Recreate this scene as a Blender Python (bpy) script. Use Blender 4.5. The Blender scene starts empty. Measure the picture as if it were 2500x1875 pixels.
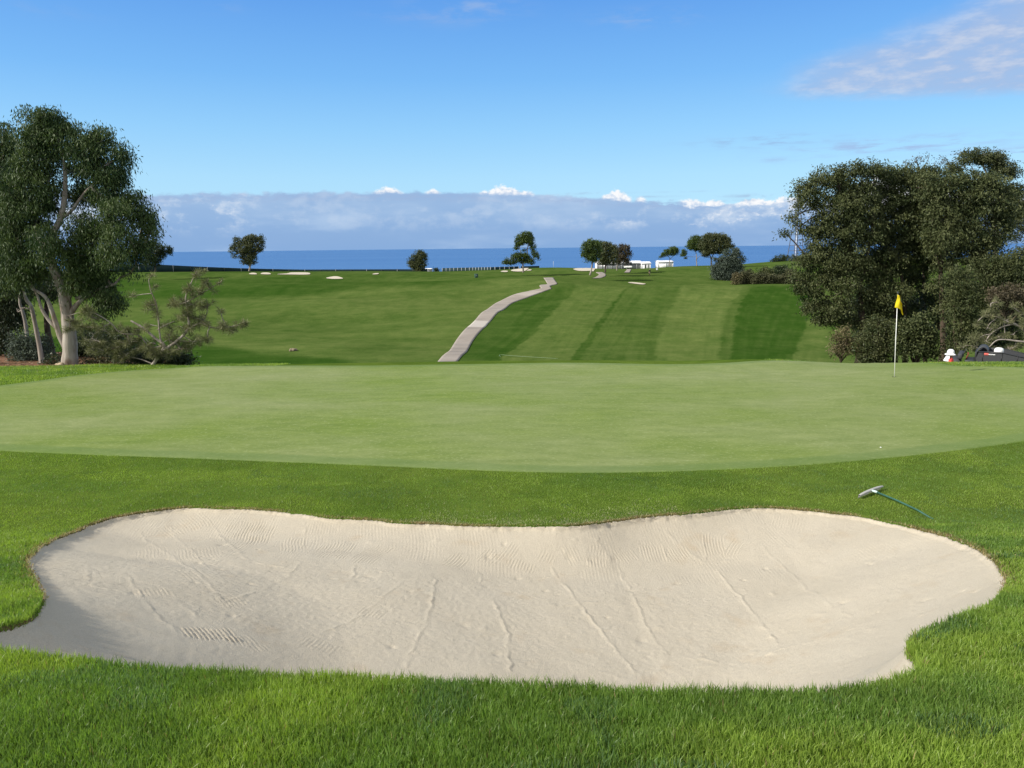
import bpy, bmesh, math, random
import numpy as np
from mathutils import Matrix, Vector
R = math.radians
rng = np.random.default_rng(7)
random.seed(7)
scene = bpy.context.scene
COL = scene.collection

# ------------------------------------------------------------------ camera
F = 1880.0                                   # focal length in pixels of the 2500 px photograph
PITCH, ROLL = 10.136, -0.605
cam_d = bpy.data.cameras.new('camera')
cam = bpy.data.objects.new('camera', cam_d)
COL.objects.link(cam)
ROT = Matrix.Rotation(R(90 - PITCH), 3, 'X') @ Matrix.Rotation(R(ROLL), 3, 'Z')
cam.matrix_world = ROT.to_4x4()
cam_d.sensor_fit = 'HORIZONTAL'
cam_d.sensor_width = 36
cam_d.lens = 36 * F / 2500
cam_d.clip_start = 0.05
cam_d.clip_end = 120000
scene.camera = cam
RN = np.array(ROT)

def ray(px, py):
    px = np.asarray(px, float); py = np.asarray(py, float)
    d = np.stack([(px - 1250) / F, -(py - 937.5) / F, -np.ones_like(px)], -1)
    return d @ RN.T
def W(px, py, Y):
    d = ray(px, py)
    return d * (np.asarray(Y, float) / d[..., 1])[..., None]
def project(P):
    c = np.asarray(P, float) @ RN
    w = np.where(c[..., 2] < -0.01, -c[..., 2], 0.01)
    return 1250 + F * c[..., 0] / w, 937.5 - F * c[..., 1] / w
D = 2500 / 2212.0                            # the size I measured the photograph at

# ------------------------------------------------------------------ noise
def _hash(ix, iy, s):
    h = (ix.astype(np.int64) * 374761393 + iy.astype(np.int64) * 668265263 + s * 982451653) & 0xffffffff
    h = ((h ^ (h >> 13)) * 1274126177) & 0xffffffff
    return ((h ^ (h >> 16)) & 0xffff) / 65535.0
def vnoise(x, y, s=0):
    x = np.asarray(x, float); y = np.asarray(y, float)
    ix = np.floor(x); iy = np.floor(y); fx = x - ix; fy = y - iy
    fx = fx * fx * (3 - 2 * fx); fy = fy * fy * (3 - 2 * fy)
    a = _hash(ix, iy, s); b = _hash(ix + 1, iy, s); c = _hash(ix, iy + 1, s); d = _hash(ix + 1, iy + 1, s)
    return (a + (b - a) * fx) * (1 - fy) + (c + (d - c) * fx) * fy
def fbm(x, y, s=0, o=3):
    t = 0; a = 0.5; n = 0
    for k in range(o):
        t = t + a * vnoise(x * 2 ** k + 17.3 * k, y * 2 ** k + 9.1 * k, s + k); n += a; a *= .5
    return t / n
def sstep(a, b, x):
    t = np.clip((x - a) / (b - a), 0, 1)
    return t * t * (3 - 2 * t)

# ------------------------------------------------------------------ terrain
NPY = np.array([-8, -3, 0, 2.4, 3.3, 6.0, 8.9, 11.5, 18, 22.6, 24.2, 27, 30, 40, 60])
NPZ = np.array([-1.2, -1.45, -1.62, -1.78, -2.0, -2.70, -3.30, -3.40, -3.40, -3.43, -3.62, -5.35, -6.2, -8.8, -12.5])
LPY = np.array([-8, -3, 0, 2.4, 3.3, 6.0, 8.9, 11.5, 18, 21, 23, 26, 32, 40, 60])
LPZ = np.array([-1.2, -1.45, -1.62, -1.78, -2.0, -2.70, -3.30, -3.40, -3.40, -3.42, -3.55, -3.85, -4.2, -6.5, -12.0])
def _smooth_prof(py, pz):
    yy = np.linspace(-8, 60, 1361); zz = np.interp(yy, py, pz)
    k = np.exp(-np.linspace(-2, 2, 17) ** 2); k /= k.sum()
    zp = np.pad(zz, 8, mode='edge')
    return yy, np.convolve(zp, k, 'valid')
NY, NZ = _smooth_prof(NPY, NPZ)
_, LZ = _smooth_prof(LPY, LPZ)
# rows of the far hill: distance, then (x, y) in the measured photograph or plain heights
ROWS = [
 (26, -6.0), (40, -9.0), (55, -12.0), (70, -13.6),
 (90, [(-500, 790), (0, 786), (300, 785), (600, 785), (960, 778), (1200, 777), (1500, 777), (2212, 777), (2800, 777)]),
 (110, [(-500, 735), (0, 735), (300, 738), (600, 742), (960, 736), (1200, 736), (1500, 733), (1800, 734), (2800, 734)]),
 (135, [(-500, 690), (0, 690), (300, 694), (600, 694), (960, 686), (1200, 684), (1500, 681), (1800, 684), (2800, 684)]),
 (160, [(-500, 650), (0, 650), (300, 655), (600, 652), (960, 646), (1200, 640), (1500, 634), (1800, 634), (2800, 634)]),
 (185, [(-500, 622), (0, 622), (300, 624), (600, 624), (960, 616), (1200, 607), (1500, 606), (1800, 608), (2800, 608)]),
 (210, [(-500, 603), (0, 603), (300, 603), (600, 601), (960, 601), (1200, 594), (1500, 590), (1800, 595), (2800, 590)]),
 (235, [(-500, 588), (0, 588), (300, 588), (600, 586.5), (820, 585), (960, 587), (1100, 583), (1200, 579), (1300, 581), (1400, 581), (1440, 576), (1520, 575), (1650, 579), (1800, 577), (2800, 575)]),
 (262, [(-500, 585), (0, 585), (300, 587), (600, 586), (960, 587), (1100, 580), (1200, 576), (1300, 581), (1400, 582), (1440, 575), (1520, 573.5), (1620, 571), (1700, 564), (1800, 562), (2800, 562)]),
 (290, [(-500, 588), (0, 588), (300, 590), (600, 590), (960, 592), (1100, 588), (1200, 582), (1300, 585), (1400, 586), (1440, 579), (1520, 577), (1620, 569), (1700, 560), (1800, 557), (2800, 557)]),
 (330, -16.0), (380, -50.0), (430, -104.0), (1000, -106.0)]
UG = np.linspace(-1.6, 1.6, 161)
LG = np.linspace(math.log(24), math.log(1000), 260)
def _far_table():
    rows = []
    for Y, spec in ROWS:
        if isinstance(spec, float):
            rows.append((math.log(Y), np.full_like(UG, spec)))
        else:
            p = np.array(spec, float) * D
            P = W(p[:, 0], p[:, 1], Y)
            rows.append((math.log(Y), np.interp(UG, P[:, 0] / Y, P[:, 2])))
    ly = np.array([r[0] for r in rows]); zz = np.array([r[1] for r in rows])
    out = np.empty((len(LG), len(UG)))
    for j in range(len(UG)):
        out[:, j] = np.interp(LG, ly, zz[:, j])
    k = np.exp(-np.linspace(-2, 2, 7) ** 2); k /= k.sum()
    o2 = np.apply_along_axis(lambda v: np.convolve(np.pad(v, 3, mode='edge'), k, 'valid'), 0, out)
    return np.apply_along_axis(lambda v: np.convolve(np.pad(v, 3, mode='edge'), k, 'valid'), 1, o2)
FT = _far_table()
def far_z(X, Y):
    Yc = np.clip(Y, 24.1, 999)
    u = np.clip(X / Yc, -1.599, 1.599); l = np.log(Yc)
    a = (u + 1.6) / 3.2 * 160; b = (l - LG[0]) / (LG[-1] - LG[0]) * 259
    ia = np.clip(a.astype(int), 0, 159); ib = np.clip(b.astype(int), 0, 258)
    fa = a - ia; fb = b - ib
    z = (FT[ib, ia] * (1 - fa) + FT[ib, ia + 1] * fa) * (1 - fb) + (FT[ib + 1, ia] * (1 - fa) + FT[ib + 1, ia + 1] * fa) * fb
    amp = sstep(85, 110, Yc) * (1 - sstep(215, 240, Yc))
    und = (fbm(X / 34 + 3, Yc / 17 + 5, 11, 2) - .5) * 2.3 + (fbm(X / 9 + 3, Yc / 9 + 5, 31, 2) - .5) * .22
    return z + und * amp
def base_z(X, Y):
    X = np.asarray(X, float); Y = np.asarray(Y, float)
    n = np.interp(Y, NY, NZ); l = np.interp(Y, NY, LZ)
    w = sstep(-.385, -.455, X / np.maximum(Y, 20.)) * 1.0
    zn = n * (1 - w) + l * w
    zn = zn + (fbm(X / 1.7, Y / 1.7, 3, 3) - .5) * .07 * sstep(0, 3, Y) * (1 - sstep(10.5, 11.5, Y))
    zn = zn + (fbm(X / 6 + 8, Y / 5, 5, 2) - .5) * .16 * sstep(10, 13, Y)
    zn = zn - .16 * sstep(7, 11, X) * sstep(20.5, 22.5, Y)
    t = sstep(34, 46, Y)
    return zn * (1 - t) + far_z(X, Y) * t
def hit(px, py, y0=1.2, y1=420, fn=None):
    """where the sight line through a pixel meets the ground"""
    fn = fn or base_z
    d = ray(px, py); d = d / d[1]
    Y = np.exp(np.linspace(math.log(y0), math.log(y1), 4000))
    P = Y[:, None] * d
    below = P[:, 2] < fn(P[:, 0], P[:, 1])
    i = int(np.argmax(below)) if below.any() else len(Y) - 1
    return P[i]

def sdist(X, Y, poly):
    """signed distance to a polygon, negative inside"""
    X = np.ravel(X); Y = np.ravel(Y)
    best = np.full(X.shape, 1e9); ins = np.zeros(X.shape, bool)
    n = len(poly)
    for i in range(n):
        ax, ay = poly[i]; bx, by = poly[(i + 1) % n]
        ex, ey = bx - ax, by - ay
        t = np.clip(((X - ax) * ex + (Y - ay) * ey) / (ex * ex + ey * ey + 1e-12), 0, 1)
        dx = X - ax - t * ex; dy = Y - ay - t * ey
        best = np.minimum(best, dx * dx + dy * dy)
        c = ((ay > Y) != (by > Y)) & (X < ex * (Y - ay) / (ey if abs(ey) > 1e-9 else 1e-9) + ax)
        ins ^= c
    return np.sqrt(best) * np.where(ins, -1, 1)
def bsd(x, y):
    """distance to the ragged edge of the bunker"""
    x = np.ravel(x); y = np.ravel(y)
    s = sdist(x, y, BUNKER)
    return s + (fbm(x / .16, y / .16, 300, 3) - .5) * .085 * sstep(5.0, 6.0, y) * np.exp(-(s / .07) ** 2)
def smooth_poly(pts, n=4):
    """closed Catmull-Rom through the points"""
    pts = np.array(pts, float); m = len(pts); out = []
    for i in range(m):
        p0, p1, p2, p3 = pts[i - 1], pts[i], pts[(i + 1) % m], pts[(i + 2) % m]
        for k in range(n):
            t = k / n
            out.append(.5 * ((2 * p1) + (-p0 + p2) * t + (2 * p0 - 5 * p1 + 4 * p2 - p3) * t * t + (-p0 + 3 * p1 - 3 * p2 + p3) * t ** 3))
    return np.array(out)

BUNKER_PX = [(-90, 1385), (0, 1357), (60, 1340), (85, 1312), (92, 1288), (75, 1252), (62, 1220), (75, 1190), (120, 1164), (190, 1135),
 (250, 1116), (340, 1101), (400, 1095), (480, 1097), (560, 1100), (640, 1108), (720, 1117), (800, 1122), (860, 1127), (940, 1130),
 (1000, 1133), (1100, 1135), (1200, 1134), (1270, 1130), (1340, 1122), (1400, 1114), (1480, 1108), (1560, 1100), (1640, 1095),
 (1720, 1099), (1800, 1107), (1880, 1118), (1960, 1135), (2040, 1155), (2100, 1180), (2150, 1210), (2172, 1243), (2173, 1266),
 (2150, 1299), (2080, 1332), (2020, 1352), (1973, 1376), (1960, 1395), (1965, 1412), (1984, 1434), (1975, 1455), (1900, 1478), (1800, 1494), (1700, 1500),
 (1500, 1499), (1300, 1491), (1100, 1482), (900, 1474), (700, 1464), (500, 1456), (300, 1443), (150, 1425), (0, 1411), (-110, 1402)]
BUNKER = np.array([hit(x * D, y * D)[:2] for x, y in BUNKER_PX])
BUNKER = smooth_poly(BUNKER, 3)
GREEN_PX = [(-330, 945), (-150, 962), (0, 974), (200, 983), (400, 990), (600, 998), (800, 1006), (1000, 1015), (1200, 1021), (1400, 1020), (1600, 1013),
 (1800, 1000), (2000, 981), (2212, 953), (2400, 925), (2560, 880), (2500, 830), (2350, 803), (2212, 794), (2050, 788), (1900, 783), (1600, 782), (1200, 784), (1000, 787),
 (700, 790), (500, 791), (400, 794), (250, 803), (100, 820), (0, 833), (-150, 855), (-300, 890)]
GREEN = smooth_poly(np.array([hit(x * D, y * D, 9, 26)[:2] for x, y in GREEN_PX]), 4)

FLOOR = -3.62
def sand_depth(X, Y, sd):
    b = base_z(X, Y)
    d = np.maximum(-sd, 0)
    w = 1.6 + 1.0 * sstep(0, 4, X) + 1.3 * sstep(.2, -3.2, X)
    far = sstep(7.0, 8.0, Y) * (1 - .5 * sstep(2.2, 3.6, X))
    w = w * (1 - far) + .85 * far
    t = np.clip(d / w, 0, 1)
    f = 1 - (1 - t) ** 1.8
    fl = FLOOR + .10 * sstep(1, 4, X) + .62 * np.clip((1.2 - X) / 4.8, 0, 1) ** 1.1 + (fbm(X / 1.1, Y / 1.1, 21, 2) - .5) * .07
    fl = -.12 * np.log(np.exp(-fl / .12) + np.exp(-(b - .12) / .12))
    z = b + (fl - b) * f
    return np.where(sd > 0, b - .05 - .5 * sd, z - .012 - .028 * sstep(0, .05, d) - .004)
def ground_z(X, Y):
    X = np.asarray(X, float); Y = np.asarray(Y, float)
    z = base_z(X, Y); sh = z.shape
    z = z.ravel().copy(); x = X.ravel(); y = Y.ravel()
    m = (np.abs(x) < 6) & (y > 2) & (y < 10)
    if m.any():
        sd = bsd(x[m], y[m])
        zz = z[m]
        ins = sd < 0
        s = sand_depth(x[m], y[m], sd)
        zz = np.where(ins, s - .02 - .09 * sstep(0, .10, -sd), zz)
        z[m] = zz
    return z.reshape(sh)
def gz(x, y):
    return float(ground_z(np.array([x]), np.array([y]))[0])

# ------------------------------------------------------------------ mesh helpers
def np_mesh(name, V, F4=None, F3=None, attrs=None, mats=(), smooth=True, mi=None):
    me = bpy.data.meshes.new(name)
    V = np.asarray(V, np.float32)
    me.vertices.add(len(V)); me.vertices.foreach_set('co', V.ravel())
    idx = []; st = []; o = 0
    if F4 is not None and len(F4):
        F4 = np.asarray(F4, np.int32); idx.append(F4.ravel()); st.append(np.arange(len(F4)) * 4); o = 4 * len(F4)
    if F3 is not None and len(F3):
        F3 = np.asarray(F3, np.int32); idx.append(F3.ravel()); st.append(o + np.arange(len(F3)) * 3)
    idx = np.concatenate(idx); st = np.concatenate(st)
    me.loops.add(len(idx)); me.loops.foreach_set('vertex_index', idx.astype(np.int32))
    me.polygons.add(len(st)); me.polygons.foreach_set('loop_start', st.astype(np.int32))
    if smooth: me.polygons.foreach_set('use_smooth', np.ones(len(st), bool))
    if mi is not None: me.polygons.foreach_set('material_index', np.asarray(mi, np.int32))
    for k, a in (attrs or {}).items():
        a = np.asarray(a, np.float32)
        if a.ndim == 1:
            at = me.attributes.new(k, 'FLOAT', 'POINT'); at.data.foreach_set('value', a)
        else:
            at = me.attributes.new(k, 'FLOAT_COLOR', 'POINT')
            at.data.foreach_set('color', np.concatenate([a, np.ones((len(a), 1), np.float32)], 1).ravel())
    me.update(calc_edges=True)
    for m in (mats if isinstance(mats, (list, tuple)) else [mats]): me.materials.append(m)
    return me
def link(name, me, parent=None):
    o = bpy.data.objects.new(name, me); COL.objects.link(o)
    if parent: o.parent = parent
    return o
def tag(o, label=None, cat=None, group=None, kind=None):
    if label: o['label'] = label
    if cat: o['category'] = cat
    if group: o['group'] = group
    if kind: o['kind'] = kind
    return o
def empty(name, loc, rz=0, label=None, cat=None, group=None):
    o = bpy.data.objects.new(name, None); COL.objects.link(o)
    o.location = loc; o.rotation_euler = (0, 0, rz); o.empty_display_size = .2
    return tag(o, label, cat, group)
def grid_faces(nr, nc, off=0):
    i = np.arange(nr - 1)[:, None] * nc + np.arange(nc - 1)[None, :]
    i = i.ravel() + off
    return np.stack([i, i + 1, i + nc + 1, i + nc], 1)

class MB:
    """collects simple shapes into ONE mesh"""
    def __init__(s): s.V = []; s.F4 = []; s.F3 = []; s.n = 0
    def add(s, V, F4=(), F3=()):
        V = np.asarray(V, float); s.V.append(V)
        if len(F4): s.F4.append(np.asarray(F4) + s.n)
        if len(F3): s.F3.append(np.asarray(F3) + s.n)
        s.n += len(V)
    def box(s, c, d, rot=None, top=1.0, shear=0):
        x, y, z = [k / 2 for k in d]
        V = np.array([[-x, -y, -z], [x, -y, -z], [x, y, -z], [-x, y, -z], [-x * top + shear, -y * top, z], [x * top + shear, -y * top, z], [x * top + shear, y * top, z], [-x * top + shear, y * top, z]])
        if rot is not None: V = V @ np.array(rot).T
        s.add(V + np.array(c), [[0, 3, 2, 1], [4, 5, 6, 7], [0, 1, 5, 4], [1, 2, 6, 5], [2, 3, 7, 6], [3, 0, 4, 7]])
    def tube(s, P, r, n=8, caps=True, sq=False):
        P = np.asarray(P, float); m = len(P)
        r = np.broadcast_to(np.asarray(r, float), (m,))
        T = np.gradient(P, axis=0); T /= np.linalg.norm(T, axis=1)[:, None] + 1e-9
        up = np.array([0, 0, 1.0]) if abs(T[0, 2]) < .9 else np.array([1.0, 0, 0])
        u = np.cross(T[0], up); u /= np.linalg.norm(u)
        V = []
        a = np.arange(n) / n * 2 * np.pi
        for i in range(m):
            u = u - T[i] * (u @ T[i]); u /= np.linalg.norm(u) + 1e-9
            v = np.cross(T[i], u)
            V.append(P[i] + r[i] * (np.cos(a)[:, None] * u + np.sin(a)[:, None] * v))
        V = np.concatenate(V)
        i = np.arange(m - 1)[:, None] * n; j = np.arange(n)[None, :]; k = (np.arange(n)[None, :] + 1) % n
        F4 = np.stack([(i + j).ravel(), (i + k).ravel(), (i + n + k).ravel(), (i + n + j).ravel()], 1)
        F3 = []
        if caps:
            V = np.concatenate([V, P[:1], P[-1:]]); c0 = m * n
            F3 = [[c0, (q + 1) % n, q] for q in range(n)] + [[c0 + 1, (m - 1) * n + q, (m - 1) * n + (q + 1) % n] for q in range(n)]
        s.add(V, F4, F3)
    def lathe(s, prof, c=(0, 0, 0), n=20, M=None):
        prof = np.array(prof, float); m = len(prof)
        a = np.arange(n) / n * 2 * np.pi
        V = np.stack([prof[:, 0:1] * np.cos(a), prof[:, 0:1] * np.sin(a), np.repeat(prof[:, 1:2], n, 1)], -1).reshape(-1, 3)
        if M is not None: V = V @ np.array(M).T
        i = np.arange(m - 1)[:, None] * n; j = np.arange(n)[None, :]; k = (j + 1) % n
        F4 = np.stack([(i + j).ravel(), (i + k).ravel(), (i + n + k).ravel(), (i + n + j).ravel()], 1)
        s.add(V + np.array(c), F4)
    def build(s, name, mat, parent=None, smooth=False, bevel=0, loc=None, org=None):
        V = np.concatenate(s.V)
        if org is not None: V = V - np.array(org)
        me = np_mesh(name, V, np.concatenate(s.F4) if s.F4 else None, np.concatenate(s.F3) if s.F3 else None, None, mat, smooth)
        if bevel:
            bm = bmesh.new(); bm.from_mesh(me)
            bmesh.ops.remove_doubles(bm, verts=bm.verts, dist=1e-5)
            ed = [e for e in bm.edges if len(e.link_faces) == 2 and e.calc_face_angle(0) > .6]
            bmesh.ops.bevel(bm, geom=ed, offset=bevel, segments=2, profile=.5, affect='EDGES', clamp_overlap=True)
            bm.to_mesh(me); bm.free()
        o = link(name, me, parent)
        if loc is not None: o.location = loc
        return o

# ------------------------------------------------------------------ materials
def new_mat(name):
    m = bpy.data.materials.new(name); m.use_nodes = True
    nt = m.node_tree; nt.nodes.clear()
    out = nt.nodes.new('ShaderNodeOutputMaterial')
    return m, nt, out
def nd(nt, t, **kw):
    n = nt.nodes.new(t)
    for k, v in kw.items():
        if k.startswith('i_'):
            key = k[2:]
            key = int(key) if key.isdigit() else key.replace('_', ' ')
            s = n.inputs[key]
            if isinstance(v, bpy.types.NodeSocket): nt.links.new(v, s)
            else: s.default_value = v
        else: setattr(n, k, v)
    return n
def c4(c): return (c[0], c[1], c[2], 1.0)
def mix(nt, f, a, b, mode='MIX'):
    n = nt.nodes.new('ShaderNodeMix'); n.data_type = 'RGBA'; n.blend_type = mode
    for s, v in ((n.inputs[0], f), (n.inputs[6], a), (n.inputs[7], b)):
        if isinstance(v, bpy.types.NodeSocket): nt.links.new(v, s)
        elif isinstance(v, (tuple, list)): s.default_value = c4(v)
        else: s.default_value = v
    return n.outputs[2]
def mrange(nt, v, a, b, c=0., d=1.):
    n = nd(nt, 'ShaderNodeMapRange', i_Value=v, i_From_Min=a, i_From_Max=b, i_To_Min=c, i_To_Max=d)
    return n.outputs[0]
def noise(nt, vec, scale, detail=3, rough=.55, scl=None):
    if scl is not None:
        vec = nd(nt, 'ShaderNodeVectorMath', operation='MULTIPLY', i_0=vec, i_1=scl).outputs[0]
    return nd(nt, 'ShaderNodeTexNoise', i_Vector=vec, i_Scale=scale, i_Detail=detail, i_Roughness=rough).outputs[0]
def pos(nt): return nd(nt, 'ShaderNodeNewGeometry').outputs['Position']
def objco(nt): return nd(nt, 'ShaderNodeTexCoord').outputs['Object']
def attr(nt, name, out='Fac'): return nd(nt, 'ShaderNodeAttribute', attribute_name=name).outputs[out]
def simple(name, c, rough=.6, var=.12, metal=0., spec=.4, scale=8., bump=0.):
    m, nt, out = new_mat(name)
    n = noise(nt, objco(nt), scale, 4)
    f = mrange(nt, n, .3, .7)
    col = mix(nt, f, tuple(k * (1 - var) for k in c), tuple(min(k * (1 + var), 1) for k in c))
    b = nd(nt, 'ShaderNodeBsdfPrincipled', i_Base_Color=col, i_Roughness=rough, i_Metallic=metal)
    b.inputs['Specular IOR Level'].default_value = spec
    if bump:
        nt.links.new(nd(nt, 'ShaderNodeBump', i_Strength=bump, i_Distance=.01, i_Height=n).outputs[0], b.inputs['Normal'])
    nt.links.new(b.outputs[0], out.inputs[0])
    return m
def leaf_mat(name, c1, c2, trans=.25, rough=.5, spec=.35, tcol=1.3):
    m, nt, out = new_mat(name)
    col = mix(nt, attr(nt, 'tint'), c1, c2)
    b = nd(nt, 'ShaderNodeBsdfPrincipled', i_Base_Color=col, i_Roughness=rough)
    b.inputs['Specular IOR Level'].default_value = spec
    t = nd(nt, 'ShaderNodeBsdfTranslucent', i_Color=mix(nt, 1.0, col, (tcol, tcol, tcol * .6), 'MULTIPLY'))
    ms = nd(nt, 'ShaderNodeMixShader', i_0=trans, i_1=b.outputs[0], i_2=t.outputs[0])
    nt.links.new(ms.outputs[0], out.inputs[0])
    return m
def bark_mat(name, c1, c2, c3=None, zs=.12, scale=6.):
    m, nt, out = new_mat(name)
    p = objco(nt)
    n1 = noise(nt, p, scale, 4, .6, (1, 1, zs)); n2 = noise(nt, p, 2.2, 3, .6, (1, 1, .5))
    col = mix(nt, mrange(nt, n1, .35, .65), c1, c2)
    if c3: col = mix(nt, mrange(nt, n2, .52, .66), col, c3)
    b = nd(nt, 'ShaderNodeBsdfPrincipled', i_Base_Color=col, i_Roughness=.85)
    b.inputs['Specular IOR Level'].default_value = .2
    nt.links.new(nd(nt, 'ShaderNodeBump', i_Strength=.7, i_Distance=.03, i_Height=n1).outputs[0], b.inputs['Normal'])
    nt.links.new(b.outputs[0], out.inputs[0])
    return m
# ------------------------------------------------------------------ ground materials
def ground_material():
    m, nt, out = new_mat('turf')
    p = pos(nt); c = attr(nt, 'gcol', 'Color')
    n1 = noise(nt, p, .35, 4, .6, (1, .7, 1)); n2 = noise(nt, p, 3.0, 4, .65); n3 = noise(nt, p, 45., 3, .7)
    n4 = noise(nt, p, 1.1, 4, .7, (.35, 1.0, 1))
    f = mix(nt, mrange(nt, n1, .3, .7), (.80, .87, .78), (1.24, 1.11, 1.22))
    c = mix(nt, 1., c, f, 'MULTIPLY')
    f4 = mix(nt, mrange(nt, n4, .3, .7), (.86, .88, .86), (1.14, 1.10, 1.12))
    c = mix(nt, 1., c, f4, 'MULTIPLY')
    f2 = mix(nt, mrange(nt, n2, .3, .7), (.86, .88, .86), (1.13, 1.10, 1.12))
    c = mix(nt, 1., c, f2, 'MULTIPLY')
    b = nd(nt, 'ShaderNodeBsdfPrincipled', i_Base_Color=c, i_Roughness=.9)
    b.inputs['Specular IOR Level'].default_value = .0
    h = nd(nt, 'ShaderNodeMath', operation='ADD', i_0=n2, i_1=n3).outputs[0]
    nt.links.new(nd(nt, 'ShaderNodeBump', i_Strength=.5, i_Distance=.04, i_Height=h).outputs[0], b.inputs['Normal'])
    nt.links.new(b.outputs[0], out.inputs[0])
    return m
def green_material():
    m, nt, out = new_mat('putting_turf')
    p = pos(nt)
    a = noise(nt, p, .32, 4, .6, (.6, 1, 1)); b_ = noise(nt, p, 3.2, 5, .7, (.45, 1.3, 1)); c_ = noise(nt, p, 26., 3, .75, (.5, 1, 1)); d_ = noise(nt, p, 90, 2, .6)
    col = mix(nt, mrange(nt, a, .32, .68), (.134, .190, .035), (.196, .232, .090))
    col = mix(nt, 1., col, mix(nt, mrange(nt, b_, .3, .7), (.82, .86, .78), (1.18, 1.13, 1.22)), 'MULTIPLY')
    col = mix(nt, mrange(nt, c_, .56, .78), col, (.32, .36, .17))
    col = mix(nt, mrange(nt, c_, .42, .22), col, (.10, .16, .04))
    edge = attr(nt, 'edge')
    col = mix(nt, edge, col, (.095, .155, .045))
    b = nd(nt, 'ShaderNodeBsdfPrincipled', i_Base_Color=col, i_Roughness=.85)
    b.inputs['Specular IOR Level'].default_value = .1
    h = nd(nt, 'ShaderNodeMath', operation='ADD', i_0=c_, i_1=d_).outputs[0]
    nt.links.new(nd(nt, 'ShaderNodeBump', i_Strength=.35, i_Distance=.012, i_Height=h).outputs[0], b.inputs['Normal'])
    nt.links.new(b.outputs[0], out.inputs[0])
    return m
def sand_material(name='bunker_sand', k=1.0):
    m, nt, out = new_mat(name)
    p = pos(nt)
    a = noise(nt, p, .9, 4, .6); b_ = noise(nt, p, 7., 5, .7); c_ = noise(nt, p, 120., 3, .75); st = noise(nt, p, 2.2, 3, .6)
    col = mix(nt, mrange(nt, a, .3, .7), (.462 * k, .408 * k, .318 * k), (.526 * k, .472 * k, .378 * k))
    col = mix(nt, mrange(nt, b_, .3, .75), col, (.497 * k, .442 * k, .348 * k))
    col = mix(nt, mrange(nt, st, .60, .80, 0, .55), col, (.44 * k, .345 * k, .235 * k))
    col = mix(nt, 1., col, mix(nt, mrange(nt, c_, .25, .75), (.76, .76, .75), (1.15, 1.15, 1.15)), 'MULTIPLY')
    b = nd(nt, 'ShaderNodeBsdfPrincipled', i_Base_Color=col, i_Roughness=.95)
    b.inputs['Specular IOR Level'].default_value = .1
    h = nd(nt, 'ShaderNodeMath', operation='ADD', i_0=c_, i_1=b_).outputs[0]
    nt.links.new(nd(nt, 'ShaderNodeBump', i_Strength=.8, i_Distance=.014, i_Height=h).outputs[0], b.inputs['Normal'])
    nt.links.new(b.outputs[0], out.inputs[0])
    return m
def concrete_material():
    m, nt, out = new_mat('path_concrete')
    p = pos(nt)
    a = noise(nt, p, .25, 4, .6); b_ = noise(nt, p, 3., 4, .6)
    j = attr(nt, 'joint'); t = attr(nt, 'tone')
    col = mix(nt, mrange(nt, a, .3, .7), (.235, .202, .170), (.325, .285, .245))
    col = mix(nt, mrange(nt, b_, .35, .75, 0, .5), col, (.27, .23, .19))
    col = mix(nt, t, col, (.45, .41, .36))
    col = mix(nt, j, col, (.12, .11, .10))
    b = nd(nt, 'ShaderNodeBsdfPrincipled', i_Base_Color=col, i_Roughness=.9)
    b.inputs['Specular IOR Level'].default_value = .15
    nt.links.new(b.outputs[0], out.inputs[0])
    return m
M_TURF = ground_material(); M_GREEN = green_material(); M_SAND = sand_material('bunker_sand', 1.03); M_PATH = concrete_material()
M_FSAND = sand_material('far_sand', 1.05)

# ------------------------------------------------------------------ ground sheet
S0 = 4.0
sr = np.exp(np.concatenate([np.arange(math.log(.5), math.log(6.2), .0078), np.arange(math.log(6.2), math.log(14.2), .0024), np.arange(math.log(14.2), math.log(1000 + S0), .0078)]))
uc = np.arange(-1.35, 1.3501, .0031)
SS, UU = np.meshgrid(sr, uc, indexing='ij')
GX = UU * SS; GY = SS - S0
GZ = ground_z(GX, GY)
gP = np.stack([GX, GY, GZ], -1).reshape(-1, 3)
ipx, ipy = project(gP)
gx, gy = gP[:, 0], gP[:, 1]
# mowing stripes: boundary lines read off the photograph, carried onto the hill (colour of leaning grass)
LINES = [
 [(680, 1360), (700, 1335), (717, 1395), (760, 1350), (820, 1300), (875, 1225)],
 [(690, 1560), (703, 1530), (760, 1478), (820, 1436), (875, 1393)],
 [(690, 1570), (703, 1535), (760, 1490), (820, 1452), (875, 1420)],
 [(690, 1668), (708, 1662), (760, 1632), (820, 1613), (875, 1598)],
 [(690, 1830), (703, 1811), (721, 1802), (753, 1774), (800, 1764), (875, 1754)],
 [(685, 1856), (699, 1833), (730, 1815), (762, 1800), (810, 1792), (875, 1786)],
 [(690, 2010), (767, 1978), (820, 1958), (875, 1937)]]
TONES = [.12, .56, .12, .36, .68, .34, .02, .48]
LINES[0] = [(690, 1405), (717, 1395), (760, 1350), (820, 1300), (875, 1225)]
yq = ipy
tone = np.full(len(gP), TONES[0])
scoord = np.zeros(len(gP))
for L, tv in zip(LINES, TONES[1:]):
    L = np.array(L, float)
    xb = np.interp(yq, L[:, 0], L[:, 1])
    wob = (vnoise(gx * .8, gy * .25, 77) - .5) * 9 + (vnoise(gx * 2.5, gy * .6, 78) - .5) * 8
    s = sstep(-3.5, 3.5, ipx + wob - xb)
    tone = tone * (1 - s) + tv * s
    scoord = scoord + np.clip((ipx - xb) / 90., -1, 1)
PATHL = np.array([(600, 1420), (676, 1330), (690, 1338), (702, 1330), (712, 1318), (740, 1235), (790, 1165), (840, 1115), (878, 1075), (920, 1040)], float)
xl = np.interp(yq, PATHL[:, 0], PATHL[:, 1])
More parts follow.
